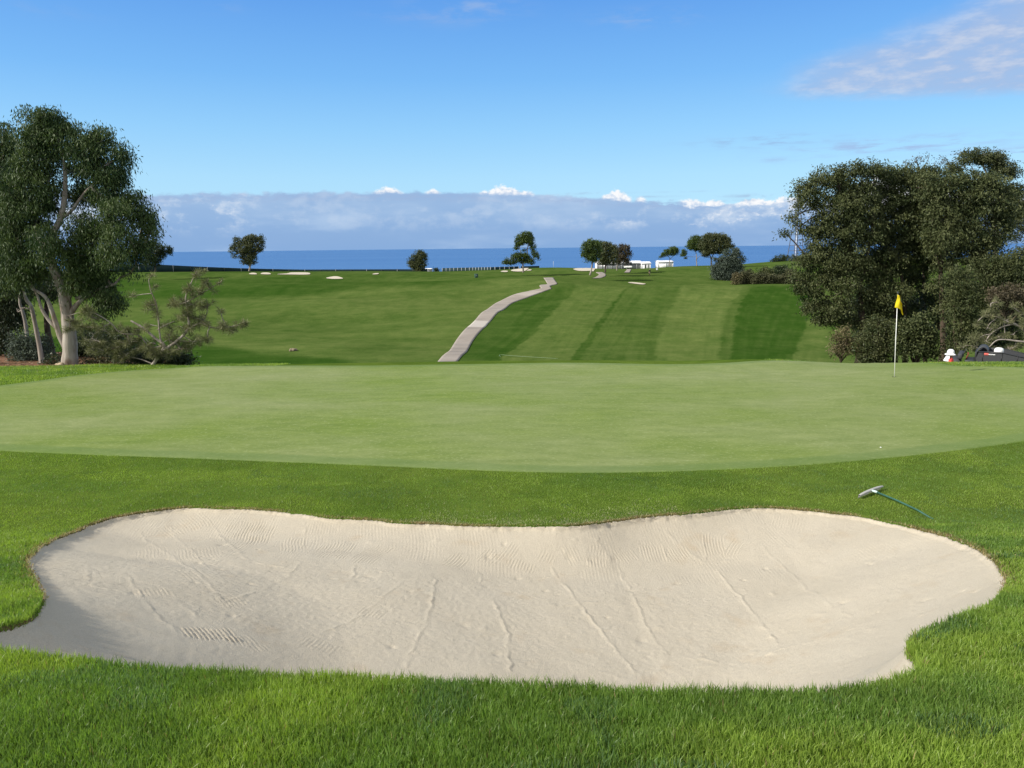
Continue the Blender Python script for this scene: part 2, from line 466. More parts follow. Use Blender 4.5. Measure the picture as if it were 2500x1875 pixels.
tone = tone + (vnoise(scoord * 7, gy / 22, 90) - .5) * .20 + (vnoise(scoord * 19, gy / 14, 91) - .5) * .14
left = 1 - sstep(-4, 4, ipx - xl)
# the left hill: an upper dark belt, a lighter swath below it
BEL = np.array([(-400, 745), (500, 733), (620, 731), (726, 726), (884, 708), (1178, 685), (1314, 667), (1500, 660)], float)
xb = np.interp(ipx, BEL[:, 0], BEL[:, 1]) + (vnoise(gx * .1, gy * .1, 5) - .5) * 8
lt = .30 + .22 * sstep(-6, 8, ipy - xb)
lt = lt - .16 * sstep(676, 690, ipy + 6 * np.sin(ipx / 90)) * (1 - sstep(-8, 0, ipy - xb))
sh_ = np.interp(ipx, [380, 480, 560, 640, 720, 800, 900], [825, 836, 846, 860, 868, 874, 884]); lt = lt - .55 * sstep(-7, 9, ipy - sh_ + 10 * (vnoise(gx * .15, gy * .15, 66) - .5)) * sstep(940, 800, ipx)  # tree shade at the foot of the slope, painted as darker turf
lens = np.exp(-((ipx - 880) / 90) ** 2 - ((ipy + .06 * (ipx - 880) - 851) / 11) ** 2); lt = lt - .38 * lens  # lens-shaped patch of shade painted into the turf tone
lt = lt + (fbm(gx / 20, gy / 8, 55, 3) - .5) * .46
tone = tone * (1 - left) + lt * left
top = 1 - sstep(690, 706, ipy)                       # beyond the stripes
tt = .38 + (fbm(gx / 16, gy / 7, 88, 3) - .5) * .34
tone = np.where(left < .5, tone * (1 - top) + tt * top, tone)
tone = tone + (fbm(gx / 7, gy / 3, 8, 3) - .5) * .26 + (fbm(gx / 1.6, gy / 6, 9, 2) - .5) * .12
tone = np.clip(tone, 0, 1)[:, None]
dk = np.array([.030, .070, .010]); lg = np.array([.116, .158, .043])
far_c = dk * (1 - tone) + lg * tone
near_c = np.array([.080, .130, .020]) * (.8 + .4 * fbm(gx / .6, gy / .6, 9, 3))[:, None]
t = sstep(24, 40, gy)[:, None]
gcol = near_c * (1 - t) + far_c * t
# bare, littered ground under the trees on the left
mul = sstep(-.445, -.475, gx / np.maximum(gy, 5.) + (fbm(gx / 1.3, gy / 1.3, 44) - .5) * .06) * sstep(24.9, 25.5, gy + (fbm(gx / 1.1, gy, 45) - .5) * 1.2) * (1 - sstep(40, 50, gy))
mc = np.array([.165, .10, .062]) * (.6 + .9 * fbm(gx / .35, gy / .35, 46, 3))[:, None]
gcol = gcol * (1 - mul[:, None]) + mc * mul[:, None]
strip = (1 - sstep(24.9, 25.6, gy)) * sstep(19, 20.5, gy) * sstep(-8, -9, gx)
gcol = gcol * (1 - strip[:, None]) + np.array([.082, .150, .022]) * (.8 + .4 * fbm(gx / .7, gy / .4, 47, 3))[:, None] * strip[:, None]
sl = np.full(len(gx), 9.); mm = (np.abs(gx) < 6) & (gy > 2) & (gy < 10); sl[mm] = bsd(gx[mm], gy[mm])
lp_ = (np.exp(-(sl / .035) ** 2) * (.3 + .7 * vnoise(gx / .05, gy / .05, 48)) * sstep(.3, .6, vnoise(gx / .45, gy / .45, 49)))[:, None]
gcol = gcol * (1 - lp_) + np.array([.17, .115, .065]) * lp_
# worn tan cliff top beyond the ridge
cl = sstep(285, 300, gy)[:, None]
gcol = gcol * (1 - cl) + np.array([.26, .19, .12]) * cl
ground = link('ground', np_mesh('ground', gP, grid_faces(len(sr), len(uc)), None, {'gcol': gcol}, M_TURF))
tag(ground, kind='structure')

# ------------------------------------------------------------------ putting green, 4 mm above the ground
def star_sheet(name, poly, cen, lift, mat, nrad=70, ring=None, edgew=None, zf=base_z, sub=1):
    poly = np.asarray(poly); n = len(poly)
    tt = np.linspace(0, 1, nrad) ** .8
    P = cen + (poly[None] - cen) * tt[:, None, None]
    P = np.concatenate([P, P[:, :1]], 1)
    z = zf(P[..., 0], P[..., 1]) + lift
    V = np.concatenate([P, z[..., None]], -1).reshape(-1, 3)
    e = np.repeat(tt[:, None], n + 1, 1).ravel()
    return V, grid_faces(nrad, n + 1), e
gp = smooth_poly(GREEN, 3)
GC = np.array([0., 17.2])
V, Fq, e = star_sheet('putting_green', gp, GC, .012, None, 130)
sd = sdist(V[:, 0], V[:, 1], gp)
edge = sstep(-.42, -.30, sd + (fbm(V[:, 0] / .4, V[:, 1] / .4, 61) - .5) * .12) * .45
V[:, 2] -= .012 * sstep(-.06, 0, sd)
pg = link('putting_green', np_mesh('putting_green', V, Fq, None, {'edge': edge}, M_GREEN))
tag(pg, kind='structure')

# ------------------------------------------------------------------ bunker sand with rake marks
dx = .0115
xs = np.arange(BUNKER[:, 0].min() - .06, BUNKER[:, 0].max() + .06, dx)
ys = np.concatenate([np.arange(BUNKER[:, 1].min() - .06, 5.2, .03), np.arange(5.2, BUNKER[:, 1].max() + .06, dx)])
SX, SY = np.meshgrid(xs, ys)
sx, sy = SX.ravel(), SY.ravel()
sd = bsd(sx, sy)
sz = sand_depth(sx, sy, sd)
def sand_hit(x, y):
    d = ray(x * D, y * D); d = d / d[1]
    Y = np.linspace(2.5, 9.6, 1500); P = Y[:, None] * d
    b = P[:, 2] < sand_depth(P[:, 0], P[:, 1], bsd(P[:, 0], P[:, 1]))
    return P[int(np.argmax(b)), :2]
inner = sstep(.0, .06, -sd)
stip = (fbm(sx / .035, sy / .035, 101, 2) - .5)
rough_w = sstep(.45, 1.0, 8.55 - sy) * (1 - .75 * sstep(1.6, 3.0, sx)) * (1 - .6 * (1 - sstep(5.75, 6.1, sy)))
sz = sz + inner * stip * (.002 + .0050 * rough_w)
sz = sz + inner * (fbm(sx / .25, sy / .25, 111, 2) - .5) * .010
sz = sz + inner * .0016 * np.sin(2 * np.pi * (sx + .02 * np.sin(sy * 5) + .1 * (sy - 8)) / .04) * sstep(7.7, 8.1, sy) * sstep(.42, .6, fbm(sx / .35, sy / .5, 131))
# patches of parallel rake furrows: (x, y, width, height) in the photograph, then lean of the furrows
PATCH = [(635, 1178, 60, 34, .1, 1), (720, 1190, 90, 40, .5, 1), (800, 1200, 70, 36, .7, 1), (985, 1215, 60, 24, .6, 1.2), (1060, 1205, 60, 26, .5, 1), (1105, 1190, 40, 30, .4, .9),
 (1125, 1222, 70, 18, .3, 1.2), (1180, 1205, 40, 22, .3, 1), (1235, 1200, 40, 40, -.3, 1), (1290, 1217, 55, 20, -.1, 1.3), (1290, 1190, 45, 16, 0, 1), (1350, 1200, 50, 30, -.35, 1.1),
 (1410, 1195, 60, 36, -.2, 1.2), (1400, 1178, 30, 18, -.3, 1), (1465, 1198, 55, 30, -.3, 1.2), (1540, 1180, 55, 46, -.05, 1.2), (1585, 1185, 36, 36, .3, 1), (530, 1150, 95, 60, .25, 1.2), (560, 1160, 60, 50, .35, 1.1),
 (452, 1369, 118, 28, -.3, 1.8), (520, 1383, 70, 22, -.5, 1.0), (500, 1300, 70, 22, -.6, .9), (330, 1280, 90, 16, -.5, 1.1), (420, 1130, 90, 30, -.4, .9), (370, 1150, 60, 22, -.5, .9), (415, 1240, 60, 22, -.5, .8),
 (560, 1400, 50, 16, -.5, 1.0), (800, 1325, 70, 16, .5, .8), (690, 1395, 110, 20, .6, .7), (430, 1195, 110, 30, -.3, .7), (330, 1195, 80, 26, -.2, .7), (1010, 1150, 60, 30, .1, .5), (1700, 1130, 80, 30, .05, .5), (700, 1140, 80, 34, .05, .6)]
for (x, y, w, h, lean, amp) in PATCH:
    c = sand_hit(x, y); ex = sand_hit(x + w / 2, y) - c; a = sand_hit(x + lean * h, y - h / 2); b2 = sand_hit(x - lean * h, y + h / 2)
    ax = (a - b2) / 2; L = np.linalg.norm(ax); ax = ax / L; L = min(L, .30); nx = np.array([ax[1], -ax[0]]); wd = abs(ex @ nx) + 1e-3
    q0 = (sx - c[0]) * ax[0] + (sy - c[1]) * ax[1]; q1 = (sx - c[0]) * nx[0] + (sy - c[1]) * nx[1]
    mk = (np.abs(q0) < 1.4 * L) & (np.abs(q1) < 1.3 * wd)
    if not mk.any(): continue
    a0, a1 = q0[mk], q1[mk]
    m = (1 - sstep(.75, 1.05, np.abs(a0) / L + .15 * np.sin(a1 * 30))) * (1 - sstep(.85, 1.02, np.abs(a1) / wd))
    period = .036
    bend = .012 * np.sin(a0 * 9 + x)
    sz[mk] += inner[mk] * m * .0036 * amp * np.sin((a1 + bend) * 2 * np.pi / period)
# ridges of sand spilled along the edge of each rake pass
RIDGE = [[(1195, 1232), (1240, 1285), (1290, 1350), (1335, 1410), (1372, 1452)], [(1340, 1232), (1370, 1290), (1395, 1345), (1420, 1390), (1440, 1408)],
 [(1036, 1236), (1040, 1255)], [(1062, 1283), (1075, 1315), (1100, 1370), (1098, 1400), (1104, 1450)], [(942, 1252), (935, 1310), (908, 1370), (880, 1440)],
 [(1550, 1235), (1600, 1290), (1650, 1350), (1680, 1390)], [(865, 1262), (830, 1290), (780, 1330), (700, 1365)], [(650, 1215), (625, 1245), (575, 1270), (490, 1300)],
 [(768, 1220), (762, 1250)], [(300, 1150), (380, 1205), (430, 1240), (480, 1290)], [(370, 1140), (420, 1195), (450, 1225)], [(465, 1140), (510, 1185), (540, 1215)], [(275, 1240), (310, 1290), (350, 1340), (400, 1375)],
 [(400, 1310), (450, 1350), (520, 1385)], [(1600, 1440), (1680, 1405), (1760, 1385), (1800, 1360)], [(1800, 1385), (1850, 1350), (1930, 1330)], [(1650, 1180), (1720, 1250), (1800, 1310), (1840, 1330)],
 [(1480, 1420), (1560, 1432)], [(1100, 1260), (1170, 1248), (1250, 1238)], [(1300, 1300), (1200, 1310)], [(190, 1232), (193, 1252)], [(560, 1215), (640, 1232)], [(1000, 1375), (1090, 1368)], [(1260, 1368), (1340, 1355)], [(150, 1250), (210, 1268), (260, 1276)],
 [(1420, 1165), (1450, 1215)], [(1440, 1150), (1500, 1200), (1520, 1215)], [(1520, 1160), (1524, 1210)], [(1290, 1165), (1320, 1210)], [(1215, 1165), (1222, 1195)], [(660, 1130), (655, 1180)]]
for ri, L in enumerate(RIDGE):
    P = np.array([sand_hit(*q) for q in L])
    PP = []
    for i in range(len(P) - 1):
        for k in range(8):
            PP.append(P[i] + (P[i + 1] - P[i]) * k / 8 + rng.normal(0, .011, 2))
    PP.append(P[-1]); PP = np.array(PP)
    lo = PP.min(0) - .12; hi = PP.max(0) + .12
    mk = (sx > lo[0]) & (sx < hi[0]) & (sy > lo[1]) & (sy < hi[1])
    X, Y = sx[mk], sy[mk]
    best = np.full(len(X), 9.); sg = np.zeros(len(X))
    for i in range(len(PP) - 1):
        e_ = PP[i + 1] - PP[i]
        t = np.clip(((X - PP[i, 0]) * e_[0] + (Y - PP[i, 1]) * e_[1]) / (e_ @ e_ + 1e-9), 0, 1)
        ddx = X - PP[i, 0] - t * e_[0]; ddy = Y - PP[i, 1] - t * e_[1]
        d_ = np.hypot(ddx, ddy); bb = d_ < best
        best = np.where(bb, d_, best); sg = np.where(bb, np.sign(ddx), sg)
    hgt = (.0075 if ri < 6 else .0045) * (.1 + 1.5 * vnoise(X / .12, Y / .12, 140 + ri))
    w = np.where(sg < 0, .024, .010)
    sz[mk] += inner[mk] * hgt * np.exp(-(best / w) ** 2)
# scuffs and a forked twig mark
for k in range(70):
    a = rng.uniform(0, 1); x0 = rng.uniform(-3.9, 3.9); y0 = rng.uniform(5.9, 8.6); r = rng.uniform(.015, .05)
    mk = (np.abs(sx - x0) < .15) & (np.abs(sy - y0) < .15)
    if mk.any():
        q = np.hypot((sx[mk] - x0), (sy[mk] - y0) * rng.uniform(.6, 1.5)) / r
        sz[mk] += inner[mk] * rng.choice([-.012, .008]) * np.exp(-q * q)
keep = sd.reshape(SX.shape) < .05
Fq = grid_faces(len(ys), len(xs))
kf = keep.ravel()[Fq].any(1)
Fq = Fq[kf]
used = np.zeros(len(sx), bool); used[Fq.ravel()] = True
remap = np.cumsum(used) - 1
sv = np.stack([sx, sy, sz], 1)[used]
bs = link('sand_bunker', np_mesh('sand_bunker', sv, remap[Fq], None, None, M_SAND))
tag(bs, kind='structure')

# ------------------------------------------------------------------ far bunkers, paths
def patch_sheet(name, px_poly, mat, lift=.03, kind='structure', n=8, dish=.25, nsub=3, y0=80):
    poly = np.array([hit(x, y, y0, 300)[:2] for x, y in px_poly])
    poly = smooth_poly(poly, nsub); cen = poly.mean(0)
    V, Fq, e = star_sheet(name, poly, cen, lift, None, n, zf=base_z)
    o = link(name, np_mesh(name, V, Fq, None, None, mat)); tag(o, kind=kind)
    return o
FB = [[(608, 670), (614, 667), (622, 667), (627, 670.5)], [(637, 670), (642, 666.5), (655, 666.5), (661, 670.5)], [(676, 670.5), (700, 668.5), (712, 666), (745, 666), (757, 668), (752, 671), (720, 671.2)],
 [(796, 680), (806, 677), (820, 675.5), (832, 678), (837, 681), (815, 682)], [(909, 670.5), (917, 668), (925, 668), (922, 670.3)],
 [(1222, 664), (1230, 661.5), (1240, 662.5), (1236, 665)], [(1247, 661), (1262, 657.5), (1280, 655.5), (1291, 655.5), (1286, 659), (1278, 663), (1258, 663.5)], [(1285, 661), (1292, 658.5), (1298, 659.5), (1294, 661.5)],
 [(1399, 658), (1406, 656.8), (1418, 659.5), (1428, 655), (1436, 652), (1452, 651.5), (1461, 653.5), (1452, 658.5), (1440, 662), (1412, 662)],
 [(1533, 691), (1545, 690), (1572, 693), (1576, 694.5), (1568, 695.5), (1552, 694)]]
for f in FB: patch_sheet('sand_bunker', f, M_FSAND, .13)
def path_sheet(name, L, Rr, tones=()):
    A = np.array([hit(x, y, 60, 320)[:2] for x, y in L]); B = np.array([hit(x, y, 60, 320)[:2] for x, y in Rr])
    def dens(P):
        out = []
        for i in range(len(P) - 1):
            p0 = P[max(i - 1, 0)]; p1 = P[i]; p2 = P[i + 1]; p3 = P[min(i + 2, len(P) - 1)]
            for k in range(12):
                t = k / 12
                out.append(.5 * ((2 * p1) + (-p0 + p2) * t + (2 * p0 - 5 * p1 + 4 * p2 - p3) * t * t + (-p0 + 3 * p1 - 3 * p2 + p3) * t ** 3))
        return np.array(out + [P[-1]])
    A, B = dens(A), dens(B)
    nc = 9
    t = np.linspace(0, 1, nc)[None, :, None]
    P = A[:, None] * (1 - t) + B[:, None] * t
    # real slab: sheet plus skirts
    z = base_z(P[..., 0], P[..., 1]) + .12
    V = np.concatenate([P, z[..., None]], -1)
    V = np.concatenate([V[:, :1] - [0, 0, .2], V, V[:, -1:] - [0, 0, .2]], 1)
    cen = P[:, nc // 2]
    s = np.concatenate([[0], np.cumsum(np.linalg.norm(np.diff(cen, axis=0), axis=1))])
    joint = (np.abs((s / 3.0) % 1 - .5) > .46) * .35
    tn = np.zeros(len(s))
    _, py = project(np.concatenate([cen, base_z(cen[:, 0], cen[:, 1])[:, None]], 1))
    for a, b, v in tones: tn = np.where((py > a) & (py < b), v, tn)
    rep = lambda q: np.repeat(q[:, None], nc + 2, 1).ravel()
    o = link(name, np_mesh(name, V.reshape(-1, 3), grid_faces(len(s), nc + 2), None, {'joint': rep(joint), 'tone': rep(tn)}, M_PATH))
    return tag(o, kind='structure')
path_sheet('cart_path', [(1060, 895), (1074, 878), (1110, 838), (1145, 797), (1158, 785), (1190, 756), (1217, 738), (1250, 722), (1290, 712), (1318, 706), (1320, 702.5), (1317, 699), (1321, 696.5), (1336, 694.5), (1333, 688), (1327, 679)],
                        [(1106, 895), (1123, 875), (1150, 840), (1185, 798), (1195, 787), (1230, 756), (1254, 739), (1290, 726), (1323, 714), (1341, 707.5), (1346, 705), (1343, 700.5), (1346, 697.5), (1360, 693.5), (1356, 687), (1350, 678.5)], [(784, 799, .75), (712, 722, .3)])
path_sheet('cart_path', [(1445, 680.5), (1455, 677), (1462, 672), (1460, 668), (1455, 665.5)], [(1461, 680), (1472, 677.5), (1479, 673), (1477, 668.5), (1471, 665.3)])
path_sheet('cart_path', [(1524, 666), (1528, 662), (1531, 658)], [(1537, 666), (1539, 662), (1541, 658)])

# ------------------------------------------------------------------ sea
def sea_material():
    m, nt, out = new_mat('sea_water')
    p = pos(nt)
    a = noise(nt, p, .0009, 5, .6, (.35, 1, 1)); w = noise(nt, p, .06, 4, .6)
    col = mix(nt, mrange(nt, a, .3, .7), (.048, .136, .315), (.060, .156, .345))
    b = nd(nt, 'ShaderNodeBsdfPrincipled', i_Base_Color=col, i_Roughness=.55)
    b.inputs['Specular IOR Level'].default_value = .12
    nt.links.new(nd(nt, 'ShaderNodeBump', i_Strength=.8, i_Distance=1.5, i_Height=w).outputs[0], b.inputs['Normal'])
    nt.links.new(b.outputs[0], out.inputs[0])
    return m
ry = np.array([300, 600, 1200, 2500, 5000, 10000, 20000, 40000.])
ang = np.linspace(-1.25, 1.25, 81)
V = np.array([[r * math.sin(a), r * math.cos(a), -95.0] for r in ry for a in ang])
sea = link('sea', np_mesh('sea', V, grid_faces(len(ry), len(ang)), None, None, sea_material()))
tag(sea, kind='structure')
# ------------------------------------------------------------------ vegetation
def zmap(sc, ox, oy): return lambda x, y: (ox + x / sc, oy + y / sc)
Z1 = zmap(2.370, 0, 240)           # enlarged crops of the photograph I measured on
Z2 = zmap(2.8609, 1860, 340)
Z3 = zmap(5.0273, 1180, 540)
Z4 = zmap(5.0273, 1560, 540)
Z5 = zmap(5.0273, 300, 540)
Z6 = zmap(4.0963, 720, 540)
Z7 = zmap(6.9125, 0, 700)

M_BARK_EU = bark_mat('eucalyptus_bark', (.22, .18, .15), (.40, .36, .31), (.17, .12, .085))
M_BARK_BR = bark_mat('brown_bark', (.050, .038, .028), (.100, .074, .052))
M_BARK_GR = bark_mat('grey_bark', (.22, .19, .16), (.36, .32, .28), (.13, .10, .08))
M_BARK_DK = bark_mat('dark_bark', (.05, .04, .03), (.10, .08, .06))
M_LEAF_EU = leaf_mat('eucalyptus_leaf', (.019, .043, .013), (.092, .130, .042), .18, .55, .22)
M_LEAF_RG = leaf_mat('gum_leaf', (.032, .047, .017), (.112, .126, .052), .2, .55, .18)
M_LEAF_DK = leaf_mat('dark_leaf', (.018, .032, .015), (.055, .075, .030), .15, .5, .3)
M_LEAF_OL = leaf_mat('olive_leaf', (.034, .050, .018), (.115, .125, .052), .2, .5, .25)
M_LEAF_BRN = leaf_mat('brownish_leaf', (.040, .036, .022), (.115, .095, .060), .2, .6, .2)
M_LEAF_BL = leaf_mat('bluish_leaf', (.040, .060, .045), (.120, .150, .115), .2, .6, .2)
M_NEEDLE = leaf_mat('pine_needle', (.085, .100, .045), (.25, .25, .13), .18, .6, .15)
M_NEEDLE_FAR = leaf_mat('far_pine_needle', (.028, .056, .014), (.100, .140, .036), .2, .6, .2)
M_SCRUB = leaf_mat('scrub_leaf', (.040, .044, .022), (.110, .112, .055), .2, .6, .2)
M_DRY = leaf_mat('dry_leaf', (.07, .06, .03), (.19, .165, .085), .2, .6, .2)
M_LITTER = leaf_mat('dry_litter', (.11, .07, .04), (.30, .20, .13), .1, .7, .2)

def unit(n):
    v = rng.normal(size=(n, 3)); return v / (np.linalg.norm(v, axis=1)[:, None] + 1e-9)
def leaf_quads(c, d, L, wd, nrm=None):
    """rhombic leaves from points c along unit directions d"""
    n = len(c)
    if nrm is None:
        r = unit(n); side = np.cross(d, r); side /= np.linalg.norm(side, axis=1)[:, None] + 1e-9
    else: side = np.cross(d, nrm); side /= np.linalg.norm(side, axis=1)[:, None] + 1e-9
    L = np.broadcast_to(L, (n,))[:, None]; wd = np.broadcast_to(wd, (n,))[:, None]
    V = np.stack([c - d * L * .5, c + side * wd * .5 - d * L * .05, c + d * L * .5, c - side * wd * .5 - d * L * .05], 1).reshape(-1, 3)
    return V
def quad_idx(n): return np.arange(n * 4).reshape(-1, 4)

def blob_world(b, zf, sc, Y):
    x, y, rx, ry = b[:4]; dY = b[4] if len(b) > 4 else 0.
    px, py = zf(x, y)
    c = W(px, py, Y + dY); k = (Y + dY) / F / sc
    return c, np.array([rx * k, (rx + ry) * .5 * k * (b[5] if len(b) > 5 else 1.), ry * k])

def crown(bw, dens=9., per=40, cs=.32, L=.16, wd=.045, droop=.75, jit=.35, shell=.5, tint_s=.28, Lv=.3):
    """leaf clusters spread through the blobs; returns vertices, tints and cluster centres"""
    Vs, Ts, Cs = [], [], []
    for c, r in bw:
        area = 4 * np.pi * ((r[0] * r[2]) ** 1.6 / 3 + 2 * (r[0] * r[1]) ** 1.6 / 3) ** (1 / 1.6)
        ncl = max(3, int(dens * area / 4))
        u = unit(ncl); rho = shell + (1.05 - shell) * rng.random(ncl) ** .6
        rho = rho + rng.normal(0, .08, ncl)
        cc = c + u * r * rho[:, None]
        Cs.append(cc)
        m = np.maximum(4, rng.poisson(per, ncl))
        ci = np.repeat(np.arange(ncl), m); n = len(ci)
        off = np.clip(rng.normal(0, 1, (n, 3)), -1.7, 1.7) * np.array([1, 1, .75]) * cs * (.6 + .8 * rng.random(ncl))[ci][:, None]
        p = cc[ci] + off
        p[:, 2] -= droop * .5 * np.hypot(off[:, 0], off[:, 1])
        d = unit(n) * (1 - droop) + np.array([0, 0, -1]) * droop + unit(n) * jit * droop + .25 * off / (cs + 1e-6) * (1 - droop)
        d /= np.linalg.norm(d, axis=1)[:, None]
        l = L * (1 - Lv + 2 * Lv * rng.random(n))
        Vs.append(leaf_quads(p, d, l, wd * (.7 + .6 * rng.random(n))))
        t = np.clip(.5 + tint_s * rng.normal(size=ncl)[ci] + tint_s * .55 * rng.normal(size=n), 0, 1)
        Ts.append(np.repeat(t, 4))
    return np.concatenate(Vs), np.concatenate(Ts), Cs

def tufts(bw, dens=5., per=70, L=.2, wd=.011, up=.5, shell=.3):
    """needle tufts at the ends of twigs"""
    Vs, Ts, Cs = [], [], []
    for c, r in bw:
        area = 4 * np.pi * ((r[0] * r[2]) ** 1.6 / 3 + 2 * (r[0] * r[1]) ** 1.6 / 3) ** (1 / 1.6)
        ncl = max(2, int(dens * area / 3))
        u = unit(ncl); rho = shell + (1.0 - shell) * rng.random(ncl) ** .5
        cc = c + u * r * rho[:, None]; Cs.append(cc)
        ax = u + np.array([0, 0, up]) + unit(ncl) * .4; ax /= np.linalg.norm(ax, axis=1)[:, None]
        ci = np.repeat(np.arange(ncl), per); n = len(ci)
        d = ax[ci] * .35 + unit(n); d /= np.linalg.norm(d, axis=1)[:, None]
        l = L * (.6 + .8 * rng.random(ncl))[ci] * (.7 + .5 * rng.random(n))
        p = cc[ci] + d * (l * .5)[:, None] - ax[ci] * (rng.random(n) * .15)[:, None]
        Vs.append(leaf_quads(p, d, l, wd))
        t = np.clip(.5 + .2 * rng.normal(size=ncl)[ci] + .2 * rng.normal(size=n), 0, 1)
        Ts.append(np.repeat(t, 4))
    return np.concatenate(Vs), np.concatenate(Ts), Cs

def curve(a, b, bend=.15, n=7, sag=0.):
    a = np.array(a, float); b = np.array(b, float); L = np.linalg.norm(b - a)
    t = np.linspace(0, 1, n)[:, None]
    o = unit(1)[0] * bend * L; o2 = unit(1)[0] * bend * L * .5
    return a + (b - a) * t + o * np.sin(np.pi * t) + o2 * np.sin(2 * np.pi * t) + np.array([0, 0, sag * L]) * np.sin(np.pi * t)
def smooth_line(P, n=5):
    P = np.array(P, float); out = []
    for i in range(len(P) - 1):
        p0 = P[max(i - 1, 0)]; p1 = P[i]; p2 = P[i + 1]; p3 = P[min(i + 2, len(P) - 1)]
        for k in range(n):
            t = k / n
            out.append(.5 * ((2 * p1) + (-p0 + p2) * t + (2 * p0 - 5 * p1 + 4 * p2 - p3) * t * t + (-p0 + 3 * p1 - 3 * p2 + p3) * t ** 3))
    return np.array(out + [P[-1]])

def skirt(bw):
    """bushes are leafy down to the ground"""
    out = list(bw)
    for c, r in bw:
        g = float(base_z(np.array([c[0]]), np.array([c[1]]))[0]); z = c[2]
        while z - r[2] > g + .15 * r[2] and z - g < 6 * r[2]:
            z -= 1.1 * r[2]
            out.append((np.array([c[0] + rng.normal(0, .1) * r[0], c[1] + .1 * r[1], max(z, g + .6 * r[2])]), r * np.array([.95, .95, 1.])))
    return out
def tree(name, label, cat, zf, sc, Y, blobs, stems, leafmat, barkmat, group=None, kind='leaf', lp=None, twigs=.5, twig_r=.012, limb_r=.035, base=None, trunk_name='trunk', crown_name='crown', limb=True, floor=True):
    """stems: list of (points in crop pixels [(x, y[, dY])], start radius m, end radius m)"""
    lp = lp or {}
    bw = [blob_world(b, zf, sc, Y) for b in blobs]
    if Y < 60 and kind == 'leaf': bw = [(c, r * (.90 if 'eucalyptus' in name else .92)) for c, r in bw]
    if name in ('shrub', 'bushy_tree'): bw = skirt(bw)
    V, T, Cs = (crown if kind == 'leaf' else tufts)(bw, **lp)
    mb = MB(); nodes = []
    for pts, r0, r1 in stems:
        P = []
        for q in pts:
            px, py = zf(q[0], q[1]); P.append(W(px, py, Y + (q[2] if len(q) > 2 else 0)))
        P = smooth_line(P, 5)
        rr = np.linspace(0, 1, len(P)); rad = np.maximum(r0 + (r1 - r0) * rr ** .85, .008 * Y / 26) * (.62 if r0 > .03 else .9)
        rad = rad * (1 + .04 * np.sin(np.arange(len(P)) * 1.1 + r0 * 90)) * (1 + .35 * np.exp(-np.arange(len(P)) / 2.) * (r0 > .15))
        mb.tube(P, rad, 12 if r0 > .08 else 7)
        nodes.append(P[1:])
    if nodes and limb:
        N = np.concatenate(nodes)
        for (c, r), cc in zip(bw, Cs):
            dd = np.linalg.norm(N - c, axis=1) + .6 * np.maximum(N[:, 2] - c[2], 0)
            a = N[int(np.argmin(dd))]
            hub = c - np.array([0, 0, .25 * r[2]])
            if np.linalg.norm(a - hub) > .15: mb.tube(curve(a, hub, .10), np.linspace(limb_r, limb_r * .55, 7), 6, False)
            k = rng.random(len(cc)) < twigs
            for q in cc[k]: mb.tube(curve(hub, q, .12, 5), np.linspace(limb_r * .5, twig_r * .6, 5), 4, False)
    if base is None:
        p0 = stems[0][0][0]; px, py = zf(p0[0], p0[1]); b0 = W(px, py, Y)
    else: b0 = np.array(base)
    if floor:                                             # nothing hangs below the ground it stands on
        Q = V.reshape(-1, 4, 3); cz = Q.mean(1)
        keep = cz[:, 2] > base_z(cz[:, 0], cz[:, 1]) + .02
        V = Q[keep].reshape(-1, 3); T = T.reshape(-1, 4)[keep].ravel()
    root = empty(name, b0, 0, label, cat, group)
    if mb.n: mb.build(trunk_name, barkmat, root, smooth=True, org=b0)
    link(crown_name, np_mesh(crown_name, V - b0, quad_idx(len(V) // 4), None, {'tint': T}, leafmat, smooth=False), root)
    return root
def stick(P0, dz=.3):
    return P0

EU = dict(dens=32., per=120, cs=.19, L=.125, wd=.030, droop=.66, jit=.6, shell=.30)
